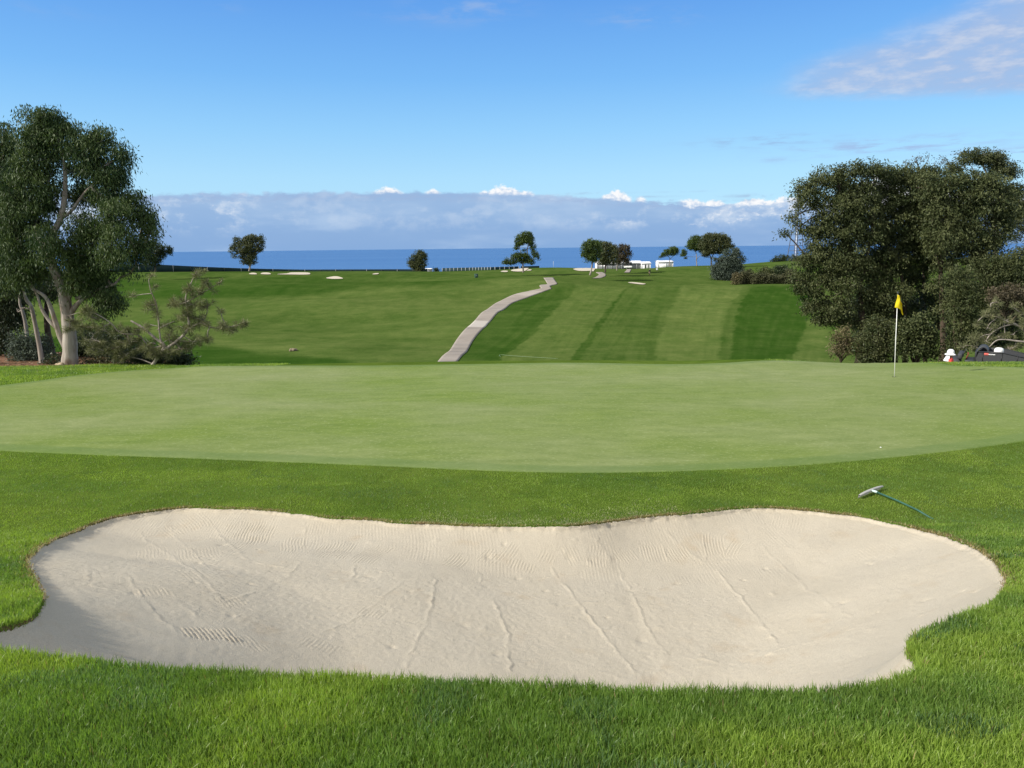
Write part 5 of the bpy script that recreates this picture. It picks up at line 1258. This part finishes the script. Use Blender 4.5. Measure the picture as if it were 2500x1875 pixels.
# ------------------------------------------------------------------ utility cart behind the right edge of the green
Yv = 27.6; k = Yv / F
A = W(2388, 858.5, Yv); B = W(2520, 858.5, Yv); zt = A[2]
C0 = W(2420, 858.5, Yv)
gzv = gz(C0[0], Yv)
vh = 1.42
ut = empty('utility_cart', (A[0], Yv, zt - vh), R(-33), 'dark grey utility cart with cargo box, red badge and white lettering behind the green', 'utility cart')
M_BOX = simple('charcoal_panel', (.045, .047, .052), .6, .2, 0, .3, 30.)
M_BOX2 = simple('charcoal_rim', (.02, .021, .024), .4, .15)
u = lambda x, y: ((x - 1290) / 8.295 * k / 1.2, (1180 - y) / 8.295 * k + vh)     # crop pixel -> cart x, z
Lb = 1.95; Hb = .62
mb = MB()
# box side wall towards us: top edge level then sloping down to the right, with a flared front end
def plate(poly, y, t=.03):
    n = len(poly); V = [(p[0], y, p[1]) for p in poly] + [(p[0], y + t, p[1]) for p in poly]
    m2 = MB(); bm = bmesh.new()
    vs = [bm.verts.new(q) for q in V]
    bm.faces.new(vs[:n]); bm.faces.new(vs[n:][::-1])
    for i in range(n): bm.faces.new([vs[i], vs[i + n], vs[(i + 1) % n + n], vs[(i + 1) % n]])
    bmesh.ops.recalc_face_normals(bm, faces=bm.faces)
    return bm
def bm_obj(bm, name, mat, parent, loc=None):
    me = bpy.data.meshes.new(name); bm.to_mesh(me); bm.free(); me.materials.append(mat); o = link(name, me, parent)
    if loc: o.location = loc
    return o
side = [u(1255, 1320), u(1310, 1185), u(1800, 1182), u(2157, 1240), u(2420, 1282), u(2420, 1700), u(1300, 1700)]
bm_obj(plate(side, 0), 'cargo_box', M_BOX, ut)
side_b = [(p[0], p[1]) for p in side]
bm_obj(plate(side_b, 1.2), 'cargo_box', M_BOX, ut)
mb = MB(); mb.box((Lb / 2 + .1, .615, vh - .65), (Lb, 1.165, .04)); mb.box((.06, .615, vh - .33), (.03, 1.165, .6)); mb.build('cargo_floor', M_BOX2, ut)
mb = MB(); rim = [u(1300, 1181), u(1800, 1178), u(2157, 1237), u(2420, 1279)]; mb.tube([(x, .0, z) for x, z in rim], .022, 8); mb.build('cargo_rim', M_BOX2, ut, smooth=True); mb = MB(); mb.tube([(x, 1.22, z) for x, z in rim], .022, 8); mb.build('cargo_rim', M_BOX2, ut, smooth=True)
for xx in (1385, 1790, 2110):
    a, z = u(xx, 1195); mb = MB(); mb.tube([(a, -.012, z + .01), (a - .02 + .04 * (xx < 1500), -.012, z - .5)], .012, 6); mb.build('cargo_seam', M_BOX2, ut)
# badge and lettering, too blurred to read in the photograph
a, z = u(1466, 1220); mb = MB(); mb.box((a, -.008, z), (.135, .008, .075)); bd = mb.build('badge', simple('badge_red', (.62, .07, .05), .4), ut, bevel=.003)
mb = MB()
for i in range(4): mb.box((a - .042 + i * .028, -.0145, z), (.016, .004, .026))
mb.build('badge_lettering', simple('badge_pale', (.75, .45, .42), .4), bd)
a, z = u(1580, 1226); mb = MB()
mb.box((a, -.004, z), (.215, .004, .012))
for i in range(7): mb.box((a - .093 + i * .031, -.006, z), (.023, .008, .034 + .006 * (i % 2)))
mb.build('lettering', simple('letter_white', (.75, .75, .75), .4), ut)
# rounded hood / seat shroud at the left of the box
P = [u(1240, 1330), u(1262, 1240), u(1300, 1150), u(1340, 1112), u(1410, 1105), u(1470, 1145), u(1490, 1200)]
Pl = smooth_line([(x, z) for x, z in P], 4)
V = np.array([[(x, y, z) for y in (.15, .45, .8, 1.08)] for x, z in Pl]).reshape(-1, 3)
o = link('roll_hood', np_mesh('roll_hood', V, grid_faces(len(Pl), 4), None, None, simple('dark_hood', (.05, .055, .06), .5)), ut); o.modifiers.new('t', 'SOLIDIFY').thickness = .03
# driver's area: seats, dash, wheel, chassis, wheels
x0, z0 = u(1000, 1320)
mb = MB(); mb.box((-.22, .62, z0 - .16), (.36, 1.05, .12)); mb.box((-.06, .62, z0 + .06), (.08, 1.05, .36)); mb.build('seat', DARKP, ut, bevel=.03)
mb = MB(); mb.box((-.56, .62, z0 + .02), (.16, 1.1, .20)); mb.box((-.72, .62, z0 - .26), (.42, 1.1, .36), top=.8); mb.build('front_hood', M_BOX, ut, bevel=.04)
mb = MB(); a = np.linspace(0, 2 * np.pi, 21); mb.tube(np.stack([-.44 + .05 * np.cos(a), .35 + .17 * np.sin(a), z0 + .16 + .12 * np.cos(a)], 1), .014, 6, False); mb.tube([(-.44, .35, z0 + .16), (-.54, .35, z0 - .02)], .02, 6); mb.build('steering_wheel', DARKP, ut, smooth=True)
mb = MB(); mb.tube([(-.36, .3, z0 - .14), (-.34, .3, z0 + .02), (-.30, .3, z0 + .11), (-.33, .3, z0 + .16)], [.02, .018, .018, .024], 8); mb.build('lever', simple('lever_red', (.22, .04, .035), .6), ut, smooth=True)
mb = MB(); mb.box((.35, .62, vh - .95), (2.9, .8, .16)); mb.build('chassis', M_BOX2, ut, bevel=.02)
for wx in (-.70, 1.35):
    for wy in (.10, 1.14):
        mb = MB(); r_ = .29; w = .22; mb.lathe([(r_ * .5, -w / 2), (r_ * .93, -w / 2), (r_, -w * .3), (r_, w * .3), (r_ * .93, w / 2), (r_ * .5, w / 2)], (0, 0, 0), 20, Matrix.Rotation(R(90), 3, 'X')); t = mb.build('wheel', RUB, ut, smooth=True, loc=(wx, wy, r_))
        mb = MB(); mb.lathe([(0, -w * .42), (r_ * .45, -w * .42), (r_ * .52, 0), (r_ * .45, w * .42), (0, w * .42)], (0, 0, 0), 14, Matrix.Rotation(R(90), 3, 'X')); mb.build('rim', GREYM, t, smooth=True)
# white round-topped container in the box
a, z = u(1718, 1180)
A2 = ut.location + Matrix.Rotation(R(-33), 3, 'Z') @ Vector((a, .40, vh - .63))
ct = empty('water_jug', A2, 0, 'white round-topped jug standing in the dark cargo box', 'jug')
hh = .63 + 8.3 * k + .02
mb = MB(); mb.lathe([(0, 0), (.14, 0), (.15, .02), (.15, hh - .13), (.148, hh - .10)], (0, 0, 0), 24); mb.build('jug_body', CREAM, ct, smooth=True)
mb = MB(); mb.lathe([(.152, hh - .11), (.148, hh - .07), (.12, hh - .025), (.07, hh - .004), (0, hh)], (0, 0, 0), 24); mb.build('jug_lid', WHITE, ct, smooth=True)

# bird in the sky over the gums
P = W(2330, 369.5, 60.)
bd = MB(); V = []
mb = MB(); mb.lathe([(0, -.16), (.03, -.08), (.038, 0), (.028, .08), (.012, .13), (0, .16)], (0, 0, 0), 10, Matrix.Rotation(R(90), 3, 'Y'))
o = mb.build('bird', simple('bird_dark', (.05, .045, .04), .7), None, smooth=True, loc=tuple(P)); tag(o, 'small dark bird flying above the gum clump', 'bird')
for s in (-1, 1):
    g = np.array([[(x + .05 * f * f, s * (.02 + .24 * f), .10 * f - .12 * f * f + th) for x in (-.05, .02, .07)] for th in (0, .012) for f in np.linspace(0, 1, 6)])
    V = g.reshape(-1, 3); V[:, 0] *= np.tile(np.repeat(1 - .6 * np.linspace(0, 1, 6), 3), 2) + .0
    me = np_mesh('wing', V, np.concatenate([grid_faces(6, 3), grid_faces(6, 3, 18)]), None, None, bpy.data.materials['bird_dark']); link('wing', me, o)
o.rotation_euler = (0, 0, R(40))
SUN_E, SKY_STR, EXPO = 3.7, .12, .7
SKY_SAT, SKY_VAL, SKY_HUE = 1.15, 1.0, .5
# ------------------------------------------------------------------ grass blades
def grass_mat():
    m, nt, out = new_mat('grass_blade')
    c = attr(nt, 'bcol', 'Color')
    b = nd(nt, 'ShaderNodeBsdfPrincipled', i_Base_Color=c, i_Roughness=.42)
    b.inputs['Specular IOR Level'].default_value = .35
    t = nd(nt, 'ShaderNodeBsdfTranslucent', i_Color=mix(nt, 1., c, (1.35, 1.5, .6), 'MULTIPLY'))
    ms = nd(nt, 'ShaderNodeMixShader', i_0=.44, i_1=b.outputs[0], i_2=t.outputs[0]); nt.links.new(ms.outputs[0], out.inputs[0]); return m
M_BLADE = grass_mat()
def scatter(x0, x1, y0, y1, dens):
    n = int((x1 - x0) * (y1 - y0) * dens)
    x = rng.uniform(x0, x1, n); y = rng.uniform(y0, y1, n)
    P = np.stack([x, y, base_z(x, y)], 1)
    px, py = project(P)
    k = (px > -650) & (px < 3150) & (py < 2200)
    return x[k], y[k]
bV, bF, bF3, bC = [], [], [], []
nv = 0
def add_blades(x, y, Lf, wf, seg, lean=.5):
    global nv
    # keep off the sand and the putting surface
    sdb = bsd(x, y); sdg = sdist(x, y, GREEN)
    k = (sdb > -.012 + .02 * (vnoise(x / .07, y / .07, 200) - .5)) & (sdg > -.02)
    x, y, sdb, sdg = x[k], y[k], sdb[k], sdg[k]
    n = len(x)
    z = ground_z(x, y)
    clump = fbm(x / .16, y / .16, 210, 2); patch = fbm(x / .9, y / .6, 220, 3); spec = vnoise(x / .33, y / .33, 230)
    L = Lf * (.55 + .6 * rng.random(n)) * (.75 + .55 * clump)
    edge = np.exp(-np.maximum(sdb, 0) / .10)
    nearrim = edge * (y < 4.6)
    L = L * (1 + .35 * nearrim * rng.random(n))
    far = edge * sstep(6.0, 7.5, y)
    L = L * (1 - .35 * far)
    L = L * (1 - .15 * np.exp(-np.maximum(sdg, 0) / .25))
    a = rng.random(n) * 2 * np.pi + 3 * (vnoise(x / .25, y / .25, 240) - .5)
    ln = lean * (.25 + 1.0 * rng.random(n) ** 1.5)
    dx_ = np.cos(a) * ln; dy_ = np.sin(a) * ln
    w = wf * (.7 + .6 * rng.random(n))
    b = rng.random(n) * 2 * np.pi
    sx_ = np.cos(b) * w / 2; sy_ = np.sin(b) * w / 2
    # colour of each blade: yellow-green, deep green, bluish tufts, dry straws
    c = np.empty((n, 3))
    g1 = np.array([.250, .335, .060]); g2 = np.array([.118, .202, .044]); g3 = np.array([.120, .200, .075]); dry = np.array([.34, .27, .13])
    t = np.clip(.16 + sstep(.32, .66, patch) * .66 + .38 * (rng.random(n) - .35), 0, 1)[:, None]
    c = g2 * (1 - t) + g1 * t
    bl = sstep(.76, .86, spec) * (rng.random(n) < .45)
    c = np.where((bl > .5)[:, None], g3 * (.7 + .5 * rng.random(n))[:, None], c)
    dr = rng.random(n) < .012 + .95 * far * sstep(-.2, .5, fbm(x / .35, y / .35, 250) - .35) * np.exp(-np.maximum(sdb, 0) / .05)
    dr |= rng.random(n) < .6 * np.exp(-np.maximum(sdb, 0) / .035) * sstep(5, 6, y)
    sandy = (rng.random(n) < .95 * np.exp(-np.maximum(sdb, 0) / .24) * sstep(.42, .54, fbm(x / .5, y / .3, 260))) & (y > 7.9) & (np.abs(x - .2) < 1.9)
    c = np.where(dr[:, None], dry * (.55 + .7 * rng.random(n))[:, None] * np.where(rng.random(n) < .3, .5, 1.)[:, None], c)
    c = np.where(sandy[:, None], np.array([.40, .37, .26]), c)
    c = c * (.8 + .4 * rng.random(n))[:, None] * (.82 + .36 * fbm(x / .10, y / .16, 310, 2))[:, None]
    up = np.sqrt(np.maximum(1 - ln ** 2 * .5, .25))
    p0 = np.stack([x, y, z - .004], 1)
    S = np.stack([sx_, sy_, 0 * sx_], 1)
    mid = p0 + np.stack([dx_ * L * .35, dy_ * L * .35, L * .58 * up], 1)
    tip = p0 + np.stack([dx_ * L, dy_ * L, L * (.98 * up - .35 * ln ** 2)], 1)
    if seg == 2:
        V = np.stack([p0 - S, p0 + S, mid + S * .8, mid - S * .8, tip], 1).reshape(-1, 3); m = 5
        i = nv + np.arange(n) * 5
        bF.append(np.stack([i, i + 1, i + 2, i + 3], 1)); bF3.append(np.stack([i + 3, i + 2, i + 4], 1))
    else:
        V = np.stack([p0 - S, p0 + S, tip], 1).reshape(-1, 3); m = 3
        i = nv + np.arange(n) * 3
        bF3.append(np.stack([i, i + 1, i + 2], 1))
    bV.append(V); bC.append(np.repeat(c, m, 0)); nv += len(V)
GD = 1.0
# ragged fringe of roots, straw and short blades along the lip of the sand
seg = np.diff(np.vstack([BUNKER, BUNKER[:1]]), axis=0); sl_ = np.linalg.norm(seg, axis=1)
nf = 16000; ii = rng.choice(len(seg), nf, p=sl_ / sl_.sum()); tt_ = rng.random(nf)[:, None]
nrm_ = np.stack([seg[:, 1], -seg[:, 0]], 1) / (sl_[:, None] + 1e-9)
q_ = BUNKER[ii] + seg[ii] * tt_
o_ = rng.normal(.004, .03, nf); test = q_ + nrm_[ii] * .01
sg_ = np.where(sdist(test[:, 0], test[:, 1], BUNKER) > 0, 1, -1)
q_ = q_ + nrm_[ii] * (o_ * sg_)[:, None]
k_ = (q_[:, 1] > 5.2) & (vnoise(q_[:, 0] / .09, q_[:, 1] / .09, 270) + .35 * rng.random(nf) > .45) & (vnoise(q_[:, 0] / .45, q_[:, 1] / .45, 49) + .4 * rng.random(nf) > .45); q_ = q_[k_]; nfk = len(q_)
sq_ = bsd(q_[:, 0], q_[:, 1]); kk_ = (sq_ > -.035) & (sq_ < .06); q_ = q_[kk_]; nfk = len(q_); zf_ = base_z(q_[:, 0], q_[:, 1]) - .004
Lf_ = .018 + .022 * rng.random(nfk); an_ = rng.random(nfk) * 2 * np.pi; le_ = .3 + .9 * rng.random(nfk)
wv_ = np.stack([np.cos(an_ + 1.57), np.sin(an_ + 1.57), 0 * an_], 1) * .0035
b0_ = np.stack([q_[:, 0], q_[:, 1], zf_], 1); tp_ = b0_ + np.stack([np.cos(an_) * le_ * Lf_, np.sin(an_) * le_ * Lf_, Lf_ * (1.05 - .7 * le_)], 1)
bV.append(np.stack([b0_ - wv_, b0_ + wv_, tp_], 1).reshape(-1, 3)); i_ = nv + np.arange(nfk) * 3; bF3.append(np.stack([i_, i_ + 1, i_ + 2], 1)); nv += 3 * nfk
pal_ = np.array([[.30, .20, .10], [.42, .33, .18], [.20, .12, .07], [.16, .20, .05], [.48, .42, .28]])
bC.append(np.repeat(pal_[rng.integers(0, 5, nfk)] * (.7 + .5 * rng.random(nfk))[:, None], 3, 0))
x, y = scatter(-4.5, 4.5, 1.5, 3.4, 23000 * GD); add_blades(x, y, .052, .0040, 2)
x, y = scatter(-6.5, 6.5, 3.4, 5.4, 13500 * GD); add_blades(x, y, .052, .0048, 2)
x, y = scatter(-8.5, 8.5, 5.4, 8.4, 6400 * GD); add_blades(x, y, .042, .006, 2, .7)
x, y = scatter(-12, 12, 8.4, 14.5, 4600 * GD); add_blades(x, y, .028, .0075, 1, .8)
x, y = scatter(-20, -7, 18, 25.6, 900 * GD); add_blades(x, y, .06, .018, 1, .8)
x, y = scatter(8, 20, 17, 25.0, 700 * GD); add_blades(x, y, .06, .018, 1, .8)
gr = link('grass', np_mesh('grass', np.concatenate(bV), np.concatenate(bF), np.concatenate(bF3), {'bcol': np.concatenate(bC)}, M_BLADE, False))
tag(gr, 'thick green grass round the bunker and along the green', 'grass', kind='stuff')

# ------------------------------------------------------------------ sun, sky, clouds
SUN_AZ = math.atan2(-.945, -.33)          # compass-like angle from +Y towards +X
SUN_EL = R(33)
sd_ = bpy.data.lights.new('sun', 'SUN'); sd_.energy = SUN_E; sd_.angle = R(.6); sd_.color = (1.0, .94, .84)
so = bpy.data.objects.new('sun', sd_); COL.objects.link(so)
tosun = Vector((math.sin(SUN_AZ) * math.cos(SUN_EL), math.cos(SUN_AZ) * math.cos(SUN_EL), math.sin(SUN_EL)))
so.rotation_euler = tosun.to_track_quat('Z', 'Y').to_euler()
world = bpy.data.worlds.new('World'); scene.world = world; world.use_nodes = True
nt = world.node_tree; nt.nodes.clear()
class E:
    def __init__(s, k): s.k = k
    @staticmethod
    def op(o, *a, clamp=False):
        n = nt.nodes.new('ShaderNodeMath'); n.operation = o; n.use_clamp = clamp
        for i, q in enumerate(a):
            q = q.k if isinstance(q, E) else q
            if isinstance(q, bpy.types.NodeSocket): nt.links.new(q, n.inputs[i])
            else: n.inputs[i].default_value = q
        return E(n.outputs[0])
    def __add__(s, o): return E.op('ADD', s, o)
    __radd__ = __add__
    def __sub__(s, o): return E.op('SUBTRACT', s, o)
    def __rsub__(s, o): return E.op('SUBTRACT', o, s)
    def __mul__(s, o): return E.op('MULTIPLY', s, o)
    __rmul__ = __mul__
    def __truediv__(s, o): return E.op('DIVIDE', s, o)
def ss(a, b, v):
    n = nt.nodes.new('ShaderNodeMapRange'); n.interpolation_type = 'SMOOTHSTEP'
    nt.links.new(v.k, n.inputs[0])
    for i, q in ((1, a), (2, b)):
        if isinstance(q, E): nt.links.new(q.k, n.inputs[i])
        else: n.inputs[i].default_value = q
    return E(n.outputs[0])
def gauss(v, c, w):
    t = (v - c) / w
    return E.op('EXPONENT', t * t * -1.0)
def emax(a, b): return E.op('MAXIMUM', a, b)
def emin(a, b): return E.op('MINIMUM', a, b)
tc = nt.nodes.new('ShaderNodeTexCoord'); sx3 = nt.nodes.new('ShaderNodeSeparateXYZ'); nt.links.new(tc.outputs['Generated'], sx3.inputs[0])
vx, vy, vz = [E(o) for o in sx3.outputs]
AZ = E.op('ARCTAN2', vx, vy); EL = E.op('ARCSINE', vz)
def azel(px, py):
    d = ray(px, py); d = d / np.linalg.norm(d); return math.atan2(d[0], d[1]), math.asin(d[2])
def wnoise(kx, ky, seed, detail=4, rough=.55, dist=0.):
    c = nt.nodes.new('ShaderNodeCombineXYZ'); nt.links.new((AZ * kx).k, c.inputs[0]); nt.links.new((EL * ky).k, c.inputs[1]); c.inputs[2].default_value = seed
    n = nt.nodes.new('ShaderNodeTexNoise'); n.inputs['Scale'].default_value = 1; n.inputs['Detail'].default_value = detail; n.inputs['Roughness'].default_value = rough; n.inputs['Distortion'].default_value = dist
    nt.links.new(c.outputs[0], n.inputs['Vector']); return E(n.outputs[0])
def wmix(f, a, b):
    n = nt.nodes.new('ShaderNodeMix'); n.data_type = 'RGBA'
    for s, v in ((n.inputs[0], f), (n.inputs[6], a), (n.inputs[7], b)):
        v = v.k if isinstance(v, E) else v
        if isinstance(v, bpy.types.NodeSocket): nt.links.new(v, s)
        elif isinstance(v, tuple): s.default_value = c4(v)
        else: s.default_value = v
    return n.outputs[2]
sky = nt.nodes.new('ShaderNodeTexSky'); sky.sky_type = 'NISHITA'; sky.sun_disc = False
sky.sun_elevation = SUN_EL; sky.sun_rotation = SUN_AZ
sky.altitude = 100; sky.air_density = 1.0; sky.dust_density = .3; sky.ozone_density = 2.2
hs = nt.nodes.new('ShaderNodeHueSaturation'); hs.inputs['Saturation'].default_value = SKY_SAT; hs.inputs['Value'].default_value = SKY_VAL; hs.inputs['Hue'].default_value = SKY_HUE
nt.links.new(sky.outputs[0], hs.inputs['Color'])
col = hs.outputs[0]
SKYGRAD = True
CL = 1.0 / (SKY_STR * 2 ** EXPO)                       # cloud colours are given as they appear in the picture
def cc(r, g, b): 
    f = lambda v: ((v / 255 + .055) / 1.055) ** 2.4 * CL
    return (f(r), f(g), f(b))
# clear-sky colours seen in the photograph, plus brighter unseen overhead tones added as fill, blended with the physical sky
gcols = [(.0, (172, 222, 252)), (.085, (164, 217, 252)), (.14, (143, 204, 251)), (.20, (117, 184, 247)), (.29, (92, 158, 237)), (.42, (120, 168, 228)), (.70, (214, 222, 234)), (1.4, (232, 234, 238))]
gc = cc(*gcols[0][1])
for (ea, ca), (eb, cb) in zip(gcols[:-1], gcols[1:]):
    n = nt.nodes.new('ShaderNodeMapRange'); nt.links.new(EL.k, n.inputs[0]); n.inputs[1].default_value = ea; n.inputs[2].default_value = eb
    gc = wmix(E(n.outputs[0]), gc, cc(*cb))
col = wmix(.85, col, gc)
# unseen white brightening added to the sky behind the camera, for fill light
col = wmix(ss(-.02, -.35, vy) * .85, col, cc(236, 236, 238))
# high thin sheet at the upper right
nA = wnoise(9, 26, 3.1, 5, .6); nB = wnoise(30, 90, 5.7, 4, .6); nC = wnoise(14, 60, 9.3, 5, .65, .4)
a0, e0 = azel(1905, 205); a1, e1 = azel(2500, -25)
_, eb0 = azel(1950, 238); ab1, eb1 = azel(2500, 236)
upper = (AZ - a0) * ((e1 - e0) / (a1 - a0)) + e0
lower = (AZ - a0) * ((eb1 - eb0) / (ab1 - a0)) + eb0
dU = upper - EL + (nA - .5) * .034; dL = EL - lower + (nC - .5) * .02
m1 = ss(-.025, .02, dU) * ss(-.004, .014, dL) * ss(a0 - .05, a0 + .06, AZ + (nA - .5) * .10) * ss(1.5, .9, AZ)
m1 = m1 * (.84 + .16 * ss(a0, a1, AZ)) * (.80 + .30 * ss(.3, .7, nB))
shc = wmix(ss(.40, .74, nB + .25 * (nC - .5)), cc(168, 190, 226), cc(198, 210, 232))
col = wmix(emin(m1 * .92, .95), col, shc)
# wisps
def wisp(px, py, wx, wy, strength, seed, colr, kx=26, ky=170):
    global col
    a, e = azel(px, py)
    n = wnoise(kx, ky, seed, 4, .6)
    m = gauss(AZ, a, wx / F) * gauss(EL, e, wy / F) * ss(.42, .68, n) * strength
    col = wmix(m, col, colr)
wisp(1870, 344, 130, 12, .75, 11., cc(150, 180, 222)); wisp(2180, 355, 190, 16, .8, 12., cc(160, 182, 224)); wisp(2480, 372, 130, 14, .7, 13., cc(160, 182, 224)); wisp(1890, 391, 50, 6, .4, 14., cc(160, 185, 228))
wisp(1130, 25, 110, 24, .62, 15., cc(160, 185, 225), 18, 60); wisp(1580, 42, 110, 16, .55, 16., cc(160, 185, 225), 18, 70); wisp(1020, 42, 100, 12, .25, 17., cc(160, 180, 225), 18, 70); wisp(540, 15, 60, 14, .2, 18., cc(150, 180, 225), 18, 60); wisp(1180, 10, 60, 12, .3, 21., cc(170, 195, 230), 20, 60); wisp(110, 25, 80, 14, .2, 19., cc(150, 180, 225), 18, 60)
# bank of low cloud over the sea
n1 = wnoise(16, 34, 21.3, 6, .6); n2 = wnoise(55, 70, 23.1, 5, .6); n3 = wnoise(7, 30, 27.7, 5, .55); nl = wnoise(60, 260, 29.1, 4, .6); nw = wnoise(120, 150, 31.0, 4, .65)
def el_at(x, y): return azel(x, y)
edge_pts = [(340, 474), (700, 470), (1000, 469), (1300, 474), (1550, 484), (1760, 500), (2100, 505)]
AE = [azel(*p) for p in edge_pts]
edge = AE[0][1]
ed = E.op('ADD', AZ * 0.0, AE[0][1])
for (aa, ea), (ab, eb) in zip(AE[:-1], AE[1:]):
    n = nt.nodes.new('ShaderNodeMapRange'); nt.links.new(AZ.k, n.inputs[0]); n.inputs[1].default_value = aa; n.inputs[2].default_value = ab; n.inputs[3].default_value = 0; n.inputs[4].default_value = eb - ea
    ed = ed + E(n.outputs[0])
rightw = ss(AE[3][0], AE[5][0], AZ)
# cumulus heads standing above the bank, white in the sun
heads = [(838, 36, 10), (935, 24, 7), (1090, 46, 14), (1130, 32, 8), (1050, 22, 7), (1332, 30, 14), (1385, 18, 6), (1500, 40, 8), (1545, 26, 10), (1640, 60, 12), (1700, 40, 16), (1850, 50, 26), (1900, 70, 44), (1990, 90, 30), (2120, 90, 14)]
top = E.op('ADD', AZ * 0.0, 0.0)
for x, w, h in heads:
    a, e = azel(x * D, 470); top = emax(top, gauss(AZ, a, w / F * 1.05) * (h / F * 1.6))
hn = nw * 1.3 + n2 * .7 - 1.0
mh = ss(.0030, -.0012, EL - (ed - .004) - top * (1.0 + hn * 1.1)) * ss(.0022, .0050, top)
headc = wmix(ss(.30, .62, nw + (EL - ed) * 14.), cc(196, 214, 238), cc(252, 253, 255))
col = wmix(mh, col, headc)
# the bank itself
flat = EL - ed - (n2 - .5) * .012 - (nl - .5) * .006 - rightw * (n1 - .5) * .05
mb_ = ss(.0022, -.0030, flat)
base_c = wmix(ss(.0, .062, EL), cc(138, 174, 220), cc(162, 192, 228))
base_c = wmix(ss(.46, .72, n3) * .55, base_c, cc(184, 208, 237))
base_c = wmix(ss(.58, .30, n3) * .35, base_c, cc(132, 170, 218))
streak = gauss(EL - ed, -.006, .0045) * ss(.38, .6, nl)
base_c = wmix(streak * .6, base_c, cc(160, 184, 220))
# sunlit humps inside the bank, most at the left end and the right end
lw = ss(azel(720, 540)[0], azel(430, 540)[0], AZ) + rightw * 1.25
hump = ss(.47, .62, n1 * .65 + n2 * .35) * ss(.010, .035, EL) * emin(lw + .42, 1.0)
base_c = wmix(emin(hump * .75, 1.), base_c, cc(206, 221, 240))
whump = ss(.54, .66, n1 * .6 + nw * .4) * ss(.012, .035, EL) * emin(lw, 1.0)
base_c = wmix(emin(whump * .9, 1.), base_c, cc(236, 241, 249))
base_c = wmix(gauss(EL, .010, .012) * .35, base_c, cc(146, 178, 220))
col = wmix(mb_, col, base_c)
# flat grey streaks across the heads at the right
for x, y, wx, wy, st, sd0 in [(1890, 476, 100, 4.0, .9, 41.), (1850, 489, 80, 3.0, .8, 42.), (1590, 480, 50, 2.5, .5, 43.), (1440, 472, 70, 2.6, .8, 44.), (1660, 468, 60, 2., .4, 45.), (400, 472, 60, 2.4, .6, 46.)]:
    wisp(x, y, wx, wy, st, sd0, cc(158, 180, 214), 30, 60)
bg = nt.nodes.new('ShaderNodeBackground'); bg.inputs['Strength'].default_value = SKY_STR
nt.links.new(col, bg.inputs['Color'])
wo = nt.nodes.new('ShaderNodeOutputWorld'); nt.links.new(bg.outputs[0], wo.inputs[0])
vs = scene.view_settings
scene.display_settings.display_device = 'sRGB'
vs.view_transform = 'Standard'; vs.look = 'None'; vs.exposure = EXPO; vs.gamma = 1; vs.use_curve_mapping = False
scene.cycles.max_bounces = 6; scene.cycles.transparent_max_bounces = 4
